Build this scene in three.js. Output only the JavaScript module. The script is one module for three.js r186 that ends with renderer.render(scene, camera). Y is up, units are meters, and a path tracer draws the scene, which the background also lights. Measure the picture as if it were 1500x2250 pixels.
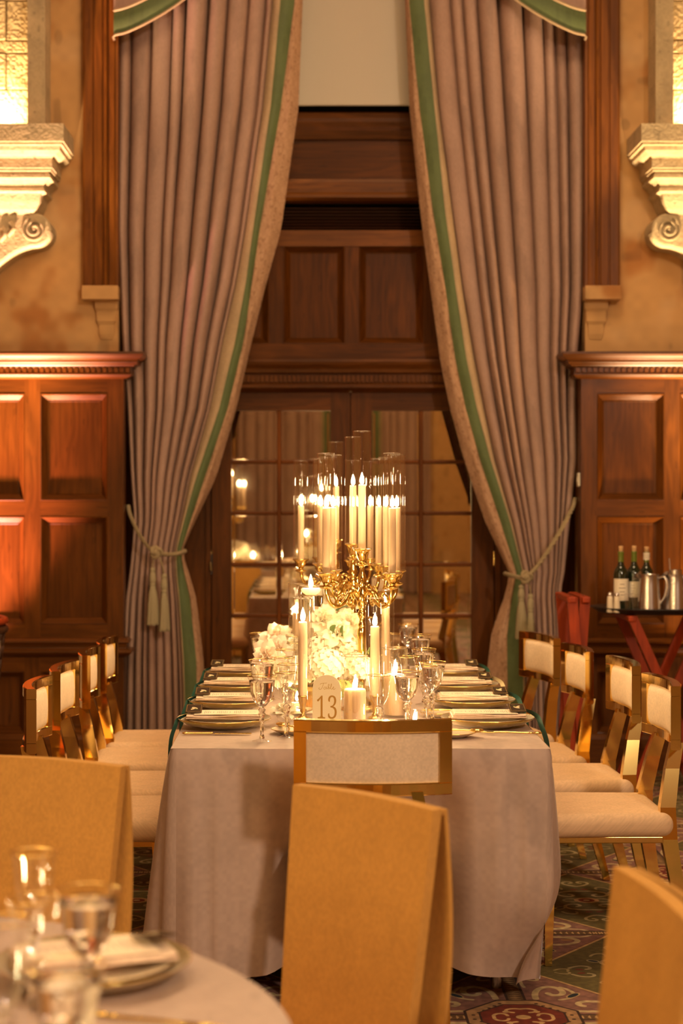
import * as THREE from 'three';
import { RoundedBoxGeometry } from 'three/addons/geometries/RoundedBoxGeometry.js';
import { mergeGeometries, mergeVertices } from 'three/addons/utils/BufferGeometryUtils.js';
import { RectAreaLightUniformsLib } from 'three/addons/lights/RectAreaLightUniformsLib.js';

// ---------------------------------------------------------------- camera, light, exposure
const scene = new THREE.Scene();
scene.background = new THREE.Color(0x000000);
const camera = new THREE.PerspectiveCamera(2 * Math.atan(1125 / 3777) * 180 / Math.PI, 1500 / 2250, 0.1, 60);
camera.position.set(0, 1.5, 0);
camera.setViewOffset(1500, 2250, 85, 37, 1500, 2250);      // shifted lens: the picture is level and square to the far wall
camera.focus = 5.55;
camera.userData.fStop = 3.0;
RectAreaLightUniformsLib.init();
const renderer = new THREE.WebGLRenderer({ antialias: true });
renderer.toneMapping = THREE.LinearToneMapping;
renderer.toneMappingExposure = 1.12;
renderer.shadowMap.enabled = true;

const AMBER = new THREE.Color(1, 0.57, 0.22), WARM = new THREE.Color(1, 0.67, 0.36), SOFT = new THREE.Color(1, 0.76, 0.56), PINK = new THREE.Color(1, 0.42, 0.35), CANDLE = new THREE.Color(1, 0.66, 0.3);
const LIGHT = { ceiling: 5.8, key: 85, floorLeft: 115, floorRight: 22, ledge: 8, shelf: 125, flame: 0.125 };

function areaLamp(w, h, pos, target, color, intensity, parent = scene) {
  const l = new THREE.RectAreaLight(color, intensity, w, h);
  l.position.set(...pos); l.lookAt(...target); parent.add(l); return l;
}
function spotLamp(pos, target, color, intensity, angle, penumbra, radius, parent = scene) {
  const l = new THREE.SpotLight(color, intensity, 0, angle, penumbra, 2);
  l.position.set(...pos); l.target.position.set(...target); scene.add(l.target); l.castShadow = true; l.shadow.radius = radius; parent.add(l); return l;
}

// ---------------------------------------------------------------- small tools
let seedState = 7;
const rnd = () => { seedState = (seedState + 0x6d2b79f5) | 0; let t = Math.imul(seedState ^ (seedState >>> 15), 1 | seedState); t = (t + Math.imul(t ^ (t >>> 7), 61 | t)) ^ t; return ((t ^ (t >>> 14)) >>> 0) / 4294967296; };
const lerp = (a, b, t) => a + (b - a) * t, clamp = (x, a = 0, b = 1) => Math.min(b, Math.max(a, x));
const smooth = (a, b, x) => { const t = clamp((x - a) / (b - a)); return t * t * (3 - 2 * t); };
const V = (x, y, z) => new THREE.Vector3(x, y, z);
function table(rows, v) {                                    // rows [v, a, b, ...] read at v
  if (v <= rows[0][0]) return rows[0].slice(1);
  for (let i = 1; i < rows.length; i++) if (v <= rows[i][0]) { const t = (v - rows[i - 1][0]) / (rows[i][0] - rows[i - 1][0]); return rows[i].slice(1).map((b, k) => lerp(rows[i - 1][k + 1], b, t)); }
  return rows[rows.length - 1].slice(1);
}
const used = {};
function numbered(name) { const n = used[name] = (used[name] ?? -1) + 1; return n ? name + '_' + String(n).padStart(3, '0') : name; }
function mesh(name, geo, mat, parent) {
  const m = new THREE.Mesh(geo, mat); m.name = name; m.castShadow = m.receiveShadow = true; if (parent) parent.add(m); return m;
}
const gang = (gs) => mergeGeometries(gs.map((g) => { const n = g.index ? g.toNonIndexed() : g.clone(); for (const k of Object.keys(n.attributes)) if (!['position', 'normal', 'uv'].includes(k)) n.deleteAttribute(k); return n; }));
const mv = (g, x = 0, y = 0, z = 0, rx = 0, ry = 0, rz = 0) => { if (rx) g.rotateX(rx); if (ry) g.rotateY(ry); if (rz) g.rotateZ(rz); return g.translate(x, y, z); };
function boxUV(g, across = false, off = 0) {                 // uv in metres from the side each face looks to; across turns the grain to run sideways
  if (g.index) g = g.toNonIndexed();
  if (!g.attributes.normal) g.computeVertexNormals();
  const p = g.attributes.position, n = g.attributes.normal, uv = new Float32Array(p.count * 2);
  for (let f = 0; f < p.count; f += 3) {
    let nx = 0, ny = 0, nz = 0;
    for (let k = 0; k < 3; k++) { nx += Math.abs(n.getX(f + k)); ny += Math.abs(n.getY(f + k)); nz += Math.abs(n.getZ(f + k)); }
    for (let k = 0; k < 3; k++) {
      const x = p.getX(f + k), y = p.getY(f + k), z = p.getZ(f + k);
      let u, v;
      if (nz >= nx && nz >= ny) { u = x; v = y; } else if (nx >= ny) { u = z; v = y; } else { u = z; v = x; if (across) { u = x; v = z; } }
      if (across) [u, v] = [v, u];
      uv[(f + k) * 2] = u + off; uv[(f + k) * 2 + 1] = v + off * 1.7;
    }
  }
  g.setAttribute('uv', new THREE.BufferAttribute(uv, 2));
  return g;
}
const box = (w, h, d, x = 0, y = 0, z = 0, r = 0) => (r ? new RoundedBoxGeometry(w, h, d, 2, r) : new THREE.BoxGeometry(w, h, d)).translate(x, y, z);
const boxTo = (x0, x1, y0, y1, z0, z1, r = 0) => box(x1 - x0, y1 - y0, z1 - z0, (x0 + x1) / 2, (y0 + y1) / 2, (z0 + z1) / 2, r);
const lathe = (pts, seg = 28) => new THREE.LatheGeometry(pts.map((p) => new THREE.Vector2(p[0], p[1])), seg);
function lathePoly(pts, seg = 28, per = 4) {                 // smooth profile through the points
  const c = new THREE.SplineCurve(pts.map((p) => new THREE.Vector2(p[0], p[1])));
  return new THREE.LatheGeometry(c.getPoints(pts.length * per).map((p) => new THREE.Vector2(Math.max(0, p.x), p.y)), seg);
}
const tube = (pts, r, seg = 24, rad = 8, closed = false) => new THREE.TubeGeometry(new THREE.CatmullRomCurve3(pts.map((p) => V(...p)), closed), seg, r, rad, closed);
function grid(nu, nv, fn, uvfn) {                            // fn(i/nu, j/nv) -> [x, y, z]
  const pos = [], uv = [], idx = [];
  for (let j = 0; j <= nv; j++) for (let i = 0; i <= nu; i++) { pos.push(...fn(i / nu, j / nv)); uv.push(...(uvfn ? uvfn(i / nu, j / nv) : [i / nu, j / nv])); }
  for (let j = 0; j < nv; j++) for (let i = 0; i < nu; i++) { const a = j * (nu + 1) + i, b = a + 1, c = a + nu + 1, d = c + 1; idx.push(a, b, d, a, d, c); }
  const g = new THREE.BufferGeometry();
  g.setAttribute('position', new THREE.Float32BufferAttribute(pos, 3)); g.setAttribute('uv', new THREE.Float32BufferAttribute(uv, 2)); g.setIndex(idx); g.computeVertexNormals(); return g;
}
function quadsGeo(rings, capLast = true) {                   // rings: arrays of the same number of [x,y,z]; flat faces
  const pos = [], q = (a, b, c, d) => pos.push(...a, ...b, ...c, ...a, ...c, ...d);
  for (let r = 1; r < rings.length; r++) for (let i = 0, n = rings[r].length; i < n; i++) q(rings[r - 1][i], rings[r - 1][(i + 1) % n], rings[r][(i + 1) % n], rings[r][i]);
  if (capLast) { const l = rings[rings.length - 1]; q(l[0], l[1], l[2], l[3]); }
  const g = new THREE.BufferGeometry(); g.setAttribute('position', new THREE.Float32BufferAttribute(pos, 3)); g.computeVertexNormals(); return g;
}
const panelGeo = (w, h, profile) => quadsGeo(profile.map(([i, z]) => [[-w / 2 + i, -h / 2 + i, z], [w / 2 - i, -h / 2 + i, z], [w / 2 - i, h / 2 - i, z], [-w / 2 + i, h / 2 - i, z]]));
function ledgeGeo(x0, x1, zBack, zFront, profile, capBottom = true) {      // moulding mitred round three sides; profile [projection, y] from top to bottom
  const rings = profile.map(([p, y]) => [[x0 - p, y, zBack], [x0 - p, y, zFront + p], [x1 + p, y, zFront + p], [x1 + p, y, zBack]]);
  const pos = [], q = (a, b, c, d) => pos.push(...a, ...b, ...c, ...a, ...c, ...d);
  for (let r = 1; r < rings.length; r++) for (let i = 0; i < 4; i++) q(rings[r - 1][(i + 1) % 4], rings[r - 1][i], rings[r][i], rings[r][(i + 1) % 4]);
  const t = rings[0], b = rings[rings.length - 1]; q(t[0], t[1], t[2], t[3]); if (capBottom) q(b[3], b[2], b[1], b[0]);
  const g = new THREE.BufferGeometry(); g.setAttribute('position', new THREE.Float32BufferAttribute(pos, 3)); g.computeVertexNormals(); return g;
}
function post(st) {                                          // square bar through stations [x, y, z, width, depth]
  return (() => { const r = st.map(([x, y, z, w, d]) => [[x - w / 2, y, z + d / 2], [x + w / 2, y, z + d / 2], [x + w / 2, y, z - d / 2], [x - w / 2, y, z - d / 2]]);
    const up = st[st.length - 1][1] > st[0][1]; if (!up) r.reverse();
    const g = quadsGeo(r), b = quadsGeo([[...r[0]].reverse()], true); return gang([g, b]); })();
}
const wallUp = (g) => { g.deleteAttribute('uv'); const m = mergeVertices(g); m.computeVertexNormals(); return m; };

function struct(name, parts = {}) { const g = new THREE.Group(); g.name = name; g.userData = { kind: 'structure', ...parts }; scene.add(g); return g; }
function structMesh(name, geo, mat) { const m = mesh(name, geo, mat, scene); m.userData.kind = 'structure'; return m; }
function tag(o, label, category, group) { o.userData.label = label; o.userData.category = category; if (group) o.userData.group = group; return o; }
function thing(name, label, category, pos = [0, 0, 0], turn = 0, group) {
  const o = new THREE.Group(); o.name = numbered(name); o.position.set(...pos); o.rotation.y = turn; scene.add(o); return tag(o, label, category, group);
}
function kind(name, category, group, build) {                // build one with its parts; every further one is a clone under its own name and label
  let proto = null;
  return (label, pos, turn = 0, change) => {
    let o;
    if (!proto) { o = proto = build(); } else o = proto.clone();
    o.name = numbered(name); o.position.set(...pos); o.rotation.set(0, turn, 0); tag(o, label, category, group); scene.add(o);
    if (change) change(o);
    return o;
  };
}

// ---------------------------------------------------------------- computed textures
function noiseGrid(n, seed) { const a = new Float32Array(n * n); let s = seed; for (let i = 0; i < n * n; i++) { s = (Math.imul(s, 1664525) + 1013904223) | 0; a[i] = ((s >>> 8) & 0xffff) / 65535; } return a; }
function tileNoise(seed) {
  const n = 64, a = noiseGrid(n, seed);
  return (x, y, px, py) => {                                 // px, py: lattice cells per tile
    x = ((x % 1) + 1) % 1 * px; y = ((y % 1) + 1) % 1 * py;
    const x0 = Math.floor(x), y0 = Math.floor(y); let fx = x - x0, fy = y - y0; fx = fx * fx * (3 - 2 * fx); fy = fy * fy * (3 - 2 * fy);
    const g = (i, j) => a[((j % py) % n) * n + ((i % px) % n) + ((Math.floor((i % px) / n) * 17 + Math.floor((j % py) / n) * 31) % 7)] ?? 0.5;
    return lerp(lerp(g(x0, y0), g(x0 + 1, y0), fx), lerp(g(x0, y0 + 1), g(x0 + 1, y0 + 1), fx), fy);
  };
}
function dataTex(w, h, fn, srgb = true) {
  const d = new Uint8Array(w * h * 4);
  for (let j = 0; j < h; j++) for (let i = 0; i < w; i++) { const c = fn(i / w, j / h); const o = (j * w + i) * 4; for (let k = 0; k < 3; k++) d[o + k] = clamp(c[k], 0, 255); d[o + 3] = 255; }
  const t = new THREE.DataTexture(d, w, h); t.wrapS = t.wrapT = THREE.RepeatWrapping; t.magFilter = THREE.LinearFilter; if (srgb) t.colorSpace = THREE.SRGBColorSpace; t.needsUpdate = true; return t;
}
const rep = (t, u, v) => { const c = t.clone(); c.repeat.set(u, v); c.needsUpdate = true; return c; };
function canvasTex(w, h, draw, wrap = false) {
  const c = document.createElement('canvas'); c.width = w; c.height = h; const x = c.getContext('2d'); draw(x, w, h);
  const t = new THREE.CanvasTexture(c); t.colorSpace = THREE.SRGBColorSpace; if (wrap) t.wrapS = t.wrapT = THREE.RepeatWrapping; return t;
}
const N1 = tileNoise(11), N2 = tileNoise(23), N3 = tileNoise(37);
const fbm = (x, y, a, b) => 0.5 * N1(x, y, a, b) + 0.3 * N2(x, y, a * 2, b * 2) + 0.2 * N3(x, y, a * 4, b * 4);
const woodTex = dataTex(512, 1024, (u, v) => {
  const warp = fbm(u, v, 5, 2) * 1.6, ring = Math.sin((u * 9 + warp * 2.2) * Math.PI * 2) * 0.5 + 0.5, fine = N3(u, v, 62, 6), pore = N2(u, v, 60, 14);
  const k = 0.7 + 0.17 * ring * fbm(u, v, 4, 3) + 0.1 * fine + (pore > 0.85 ? -0.08 : 0) + 0.26 * (fbm(u, v, 3, 2) - 0.5);
  return [255 * k, 255 * k * 0.985, 255 * k * 0.96];
});
const plasterTex = dataTex(1024, 1024, (u, v) => {
  const a = fbm(u, v, 4, 4), b = fbm(u + 0.31, v + 0.7, 11, 9), c = N3(u, v, 50, 50), d = N2(u, v, 26, 18);
  const blot = smooth(0.52, 0.72, b * 0.6 + a * 0.4), pale = smooth(0.5, 0.75, fbm(u + 0.5, v + 0.2, 6, 7)), dark = smooth(0.78, 0.9, d) * 0.10;
  const k = 0.86 + 0.06 * (c - 0.5) - dark;
  return [k * lerp(lerp(222, 190, blot), 238, pale * 0.5), k * lerp(lerp(178, 132, blot), 202, pale * 0.5), k * lerp(lerp(118, 72, blot), 152, pale * 0.5)];
});
const stoneTex = dataTex(512, 512, (u, v) => { const k = 0.8 + 0.2 * fbm(u, v, 6, 6) + 0.06 * (N3(u, v, 60, 60) - 0.5) - 0.1 * smooth(0.8, 0.92, N2(u, v, 30, 24)); return [250 * k, 236 * k, 205 * k]; });
const stoneBump = dataTex(512, 512, (u, v) => { const k = 0.6 * fbm(u, v, 9, 9) + 0.4 * N3(u, v, 55, 55) - 0.5 * smooth(0.8, 0.95, N2(u, v, 28, 26)); const c = 255 * clamp(0.4 + 0.6 * k); return [c, c, c]; }, false);
const velvetTex = dataTex(512, 512, (u, v) => { const k = 0.93 + 0.10 * (fbm(u, v, 5, 5) - 0.5) + 0.05 * (N3(u, v, 64, 64) - 0.5) - 0.06 * smooth(0.62, 0.75, fbm(u + 0.4, v, 9, 3)); return [255 * k, 253 * k, 252 * k]; });
const fabricTex = dataTex(512, 512, (u, v) => { const k = 0.95 + 0.05 * (fbm(u, v, 7, 7) - 0.5) + 0.07 * (N3(u, v, 64, 64) - 0.5); return [255 * k, 254 * k, 252 * k]; });
const weaveBump = dataTex(256, 256, (u, v) => { const c = 127 + 60 * Math.sin(u * Math.PI * 128) * Math.sin(v * Math.PI * 128) + 60 * (N3(u, v, 64, 64) - 0.5); return [c, c, c]; }, false);
const brocadeTex = dataTex(512, 512, (u, v) => {
  const a = fbm(u, v, 6, 6), s = Math.sin((u * 5 + a * 1.3) * Math.PI * 2) * Math.sin((v * 5 + fbm(u + 0.3, v, 6, 6) * 1.5) * Math.PI * 2), f = smooth(0.05, 0.3, s) * 0.8, m = smooth(0.55, 0.7, fbm(u + 0.6, v + 0.3, 12, 12));
  return [lerp(186, 198, f) - 24 * m, lerp(150, 163, f) - 24 * m, lerp(118, 130, f) - 22 * m];
});
const carpetTex = canvasTex(832, 950, (x, W, H) => {
  const MAUVE = '#8f6a60', GREEN = '#686034', TAN = '#c9ac78', CREAM = '#cdbf93', RED = '#7c3220', BROWN = '#3f2a1e', NAVY = '#1d2a38';
  x.fillStyle = MAUVE; x.fillRect(0, 0, W, H);
  const scroll = (pts, w, c = CREAM) => { x.strokeStyle = c; x.lineWidth = w; x.lineCap = 'round'; x.beginPath(); x.moveTo(pts[0], pts[1]); for (let i = 2; i < pts.length; i += 6) x.bezierCurveTo(...pts.slice(i, i + 6)); x.stroke(); };
  const blob = (cx, cy, a, b, r, c) => { x.fillStyle = c; x.beginPath(); x.ellipse(cx, cy, a, b, r, 0, 7); x.fill(); };
  const quarter = () => {
    x.fillStyle = GREEN; x.beginPath(); x.moveTo(70, 475); x.lineTo(416, 475); x.lineTo(416, 20); x.closePath(); x.fill();
    x.strokeStyle = TAN; x.lineWidth = 11; x.beginPath(); x.moveTo(70, 475); x.lineTo(416, 20); x.stroke();
    x.strokeStyle = '#7a4a2c'; x.lineWidth = 3; x.beginPath(); x.moveTo(62, 475); x.lineTo(408, 20); x.stroke();
    // mauve field: one big scroll with a dark leaf
    scroll([150, 60, 300, 30, 330, 120, 240, 150, 190, 165, 160, 130, 190, 108], 20); scroll([60, 180, 60, 330, 150, 330, 150, 250, 150, 210, 110, 205, 104, 236], 20);
    scroll([130, 170, 200, 190, 190, 260, 150, 300], 13); scroll([235, 50, 300, 60, 330, 50, 345, 30], 13); scroll([60, 380, 90, 360, 100, 380, 84, 410], 12); scroll([40, 300, 30, 360, 40, 400, 60, 430], 11);
    blob(176, 214, 34, 15, 0.9, '#b9a274'); blob(176, 214, 27, 10, 0.9, NAVY); blob(256, 92, 20, 12, 0, '#b08a5c');
    // green field
    scroll([416, 330, 330, 320, 300, 380, 340, 410, 372, 430, 396, 392, 366, 380], 13, '#b9b083'); scroll([210, 440, 260, 380, 300, 440, 262, 452], 12, '#b9b083');
    scroll([416, 250, 366, 230, 350, 180, 390, 170, 408, 168, 410, 196, 394, 198], 12, '#b9b083'); scroll([300, 300, 320, 250, 360, 260, 350, 300], 10, '#a99f70'); scroll([160, 462, 190, 430, 214, 452, 200, 470], 9, '#a99f70');
    scroll([330, 470, 350, 440, 380, 450, 390, 470], 9, '#a99f70'); blob(300, 356, 24, 15, 0.6, '#b9b083'); blob(300, 356, 17, 9, 0.6, NAVY); blob(396, 300, 14, 10, 0, '#8b4a2e'); blob(240, 455, 14, 8, 0.3, RED);
    blob(416, 475, 46, 40, 0, '#c0a06c'); blob(416, 475, 30, 26, 0, RED); blob(416, 475, 12, 10, 0, CREAM);
    // braided bands along the tile's edges
    x.fillStyle = BROWN; x.fillRect(0, 0, 30, 475); x.fillRect(0, 0, 416, 30); x.fillStyle = '#6e5434'; x.fillRect(0, 0, 22, 475); x.fillRect(0, 0, 416, 22);
    x.fillStyle = TAN; for (let i = 0; i < 24; i++) { x.beginPath(); x.moveTo(0, i * 20 + 4); x.lineTo(18, i * 20 + 12); x.lineTo(0, i * 20 + 14); x.fill(); x.beginPath(); x.moveTo(i * 20 + 4, 0); x.lineTo(i * 20 + 12, 17); x.lineTo(i * 20 + 14, 0); x.fill(); }
    // medallion
    const oct = (r, c) => { x.fillStyle = c; x.beginPath(); x.moveTo(0, 0); x.lineTo(r, 0); x.lineTo(r, r * 0.36); x.lineTo(r * 0.36, r); x.lineTo(0, r); x.closePath(); x.fill(); };
    oct(168, BROWN); oct(160, '#b4946a'); oct(126, BROWN); oct(120, RED); for (let i = 0; i < 6; i++) { blob(142 - i * 18 * 0.98, 20 + i * 22, 6, 6, 0, BROWN); }
    scroll([0, 78, 40, 92, 62, 52, 24, 44], 11, '#d8bb84'); scroll([84, 0, 92, 34, 48, 50, 44, 14], 11, '#d8bb84'); blob(0, 0, 22, 20, 0, '#d8bb84'); blob(46, 50, 10, 8, 0.7, '#d8bb84');
  };
  for (const [sx, sy] of [[1, 1], [-1, 1], [1, -1], [-1, -1]]) { x.save(); x.translate(sx < 0 ? W : 0, sy < 0 ? H : 0); x.scale(sx, sy); quarter(); x.restore(); }
  const im = x.getImageData(0, 0, W, H), d = im.data;
  for (let j = 0; j < H; j++) for (let i = 0; i < W; i++) { const k = 0.86 + 0.24 * N3(i / W, j / H, 60, 60) - 0.1 * ((i + j) % 3 === 0); const o = (j * W + i) * 4; for (let c = 0; c < 3; c++) d[o + c] = clamp(d[o + c] * k, 0, 255); }
  x.putImageData(im, 0, 0);
}, true);

// ---------------------------------------------------------------- materials
const std = (o) => new THREE.MeshStandardMaterial(o), phy = (o) => new THREE.MeshPhysicalMaterial(o);
const lin = (r, g, b) => new THREE.Color().setRGB(r, g, b);
const wm = rep(woodTex, 1 / 0.55, 1 / 1.1);
const M = {
  wood: phy({ color: lin(0.185, 0.061, 0.009), map: wm, roughness: 0.32, specularIntensity: 0.42 }),
  doorWood: phy({ color: lin(0.155, 0.048, 0.006), map: wm, roughness: 0.42, specularIntensity: 0.22 }),
  doorPanel: phy({ color: lin(0.138, 0.042, 0.005), map: wm, roughness: 0.4, specularIntensity: 0.22 }),
  muntin: phy({ color: lin(0.215, 0.062, 0.007), map: wm, roughness: 0.6, specularIntensity: 0.3 }),
  woodPanel: phy({ color: lin(0.168, 0.054, 0.008), map: wm, roughness: 0.3, specularIntensity: 0.42 }),
  woodLight: phy({ color: lin(0.28, 0.094, 0.014), map: wm, roughness: 0.42, specularIntensity: 0.3 }),
  plaster: std({ color: lin(1.0, 0.93, 0.86), map: rep(plasterTex, 1 / 2.2, 1 / 2.2), roughness: 0.9 }),
  paint: std({ color: lin(0.52, 0.43, 0.31), roughness: 0.9 }),
  shade: std({ color: lin(0.56, 0.5, 0.4), roughness: 0.95, bumpMap: rep(weaveBump, 8, 8), bumpScale: 0.0005 }),
  stone: std({ color: lin(0.68, 0.6, 0.47), map: rep(stoneTex, 1.4, 1.4), bumpMap: rep(stoneBump, 2.2, 2.2), bumpScale: 0.006, roughness: 0.92 }),
  rough: std({ color: lin(0.8, 0.7, 0.5), map: rep(stoneTex, 1.1, 1.1), bumpMap: rep(stoneBump, 1.6, 1.6), bumpScale: 0.03, roughness: 0.95 }),
  black: std({ color: lin(0.012, 0.009, 0.007), roughness: 0.6 }),
  mirror: std({ color: lin(0.78, 0.72, 0.6), metalness: 1, roughness: 0.02 }),
  velvet: phy({ color: lin(0.45, 0.29, 0.222), map: rep(velvetTex, 1.2, 1.2), roughness: 0.75, sheen: 0.45, sheenColor: lin(0.9, 0.75, 0.72), sheenRoughness: 0.45 }),
  green: phy({ color: lin(0.115, 0.16, 0.055), map: rep(velvetTex, 3, 3), roughness: 0.7, sheen: 0.5, sheenColor: lin(0.5, 0.7, 0.4), sheenRoughness: 0.4 }),
  cream: std({ color: lin(0.5, 0.37, 0.22), map: rep(velvetTex, 3, 3), roughness: 0.85 }),
  lining: std({ color: lin(0.85, 0.8, 0.78), map: rep(brocadeTex, 3.4, 3.4), roughness: 0.8 }),
  rope: std({ color: lin(0.4, 0.31, 0.17), map: rep(velvetTex, 9, 9), roughness: 0.9 }),
  tassel: std({ color: lin(0.43, 0.36, 0.21), map: rep(velvetTex, 9, 2), roughness: 0.9 }),
  cloth: phy({ color: lin(0.56, 0.42, 0.345), map: rep(velvetTex, 1.4, 1.4), roughness: 0.62, sheen: 0.5, sheenColor: lin(0.9, 0.8, 0.78), sheenRoughness: 0.4 }),
  gold: std({ color: lin(0.95, 0.7, 0.24), metalness: 1, roughness: 0.1 }),
  goldSatin: std({ color: lin(0.83, 0.58, 0.2), metalness: 1, roughness: 0.2 }),
  chairFabric: std({ color: lin(0.77, 0.6, 0.43), map: rep(fabricTex, 3, 3), bumpMap: rep(weaveBump, 10, 10), bumpScale: 0.0004, roughness: 0.85 }),
  seatFabric: std({ color: lin(0.76, 0.52, 0.31), map: rep(fabricTex, 3, 3), bumpMap: rep(weaveBump, 10, 10), bumpScale: 0.0004, roughness: 0.85 }),
  slip: std({ color: lin(0.68, 0.35, 0.075), map: rep(fabricTex, 3, 3), bumpMap: rep(weaveBump, 7, 7), bumpScale: 0.0006, roughness: 0.9 }),
  glass: phy({ color: 0xffffff, transmission: 1, thickness: 0, roughness: 0, ior: 2.0 }),
  sleeveGlass: phy({ color: 0xffffff, transmission: 1, thickness: 0, roughness: 0, ior: 2.2 }),
  crystal: phy({ color: 0xffffff, transmission: 1, thickness: 0.01, roughness: 0, ior: 1.5 }),
  water: phy({ color: 0xffffff, transmission: 1, thickness: 0.05, roughness: 0, ior: 1.33 }),
  wax: phy({ color: lin(0.56, 0.39, 0.24), roughness: 0.55, sheen: 0.2, sheenColor: lin(1, 0.9, 0.7) }),
  waxGlow: phy({ color: lin(0.92, 0.8, 0.62), roughness: 0.5, transmission: 0.35, thickness: 0 }),
  flame: std({ color: 0x000000, emissive: new THREE.Color(1, 0.72, 0.36), emissiveIntensity: 190 }),
  wick: std({ color: lin(0.03, 0.02, 0.015), roughness: 0.9 }),
  petal: phy({ color: lin(0.9, 0.83, 0.66), roughness: 0.85, transmission: 0.3, thickness: 0, side: THREE.DoubleSide }),
  petalPink: phy({ color: lin(0.88, 0.74, 0.6), roughness: 0.85, transmission: 0.3, thickness: 0, side: THREE.DoubleSide }),
  leaf: phy({ color: lin(0.12, 0.2, 0.05), roughness: 0.7, transmission: 0.3, thickness: 0, side: THREE.DoubleSide }),
  lime: phy({ color: lin(0.5, 0.52, 0.14), roughness: 0.8, transmission: 0.3, thickness: 0, side: THREE.DoubleSide }),
  china: phy({ color: lin(0.74, 0.62, 0.44), roughness: 0.22, clearcoat: 0.5, clearcoatRoughness: 0.1 }),
  napkin: std({ color: lin(0.8, 0.61, 0.45), map: rep(velvetTex, 4, 4), roughness: 0.9 }),
  ribbon: phy({ color: lin(0.012, 0.055, 0.04), roughness: 0.5, sheen: 0.4, sheenColor: lin(0.1, 0.4, 0.3) }),
  ribbonCream: std({ color: lin(0.6, 0.5, 0.3), roughness: 0.7 }),
  steel: std({ color: lin(0.62, 0.58, 0.54), metalness: 1, roughness: 0.24 }),
  trayBlack: std({ color: lin(0.014, 0.011, 0.009), roughness: 0.4 }),
  redWood: phy({ color: lin(0.5, 0.062, 0.008), map: wm, roughness: 0.45, specularIntensity: 0.6 }),
  bottle: phy({ color: lin(0.012, 0.018, 0.008), roughness: 0.08, clearcoat: 1 }),
  bottleNeck: phy({ color: lin(0.12, 0.16, 0.02), roughness: 0.1, clearcoat: 1 }),
  cork: std({ color: lin(0.62, 0.38, 0.17), roughness: 0.9 }),
  paper: std({ color: lin(0.78, 0.66, 0.56), roughness: 0.85 }),
  brassDark: std({ color: lin(0.3, 0.2, 0.08), metalness: 1, roughness: 0.4 }),
  plastic: std({ color: lin(0.7, 0.62, 0.46), roughness: 0.5 }),
  darkWood: phy({ color: lin(0.09, 0.03, 0.011), map: wm, roughness: 0.4 }),
  lampGlow: std({ color: 0x000000, emissive: new THREE.Color(1, 0.7, 0.4), emissiveIntensity: 3 }),
};

// ---------------------------------------------------------------- the room
const XL = -5.5, XR = 6.0, ZB = 6.5, HC = 5.9, BX = 0.27, ZW = -9.5, ZD = -9.85, OPEN = 1.29;
{
  const f = grid(1, 1, (u, v) => [lerp(XL, XR, u), 0, lerp(ZB, -10.1, v)], (u, v) => [(lerp(XL, XR, u) - 0.634) / 0.832, (lerp(ZB, -10.1, v) + 4.94) / -0.95]);
  const under = boxUV(boxTo(XL, XR, -0.12, -0.002, -10.1, ZB));
  structMesh('floor', gang([f, under]), std({ map: carpetTex, color: lin(0.82, 0.72, 0.66), roughness: 0.95 }));
  structMesh('ceiling', boxUV(boxTo(XL - 0.2, XR + 0.2, HC, HC + 0.15, -10.2, ZB + 0.2)), M.paint);
  structMesh('wall_left', boxUV(boxTo(XL - 0.2, XL, 0, HC, -10.1, ZB)), M.plaster);
  structMesh('wall_right', boxUV(boxTo(XR, XR + 0.2, 0, HC, -10.1, ZB)), M.plaster);
  structMesh('wall_back', boxUV(boxTo(XL, XR, 0, HC, ZB, ZB + 0.2)), M.plaster);
  structMesh('wall_front', gang([boxUV(boxTo(XL, BX - OPEN, 0, HC, -10.1, ZW)), boxUV(boxTo(BX + OPEN, XR, 0, HC, -10.1, ZW)), boxUV(boxTo(BX - OPEN, BX + OPEN, 4.6, HC, -10.1, ZD + 0.02))]), M.plaster);
}

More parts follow.
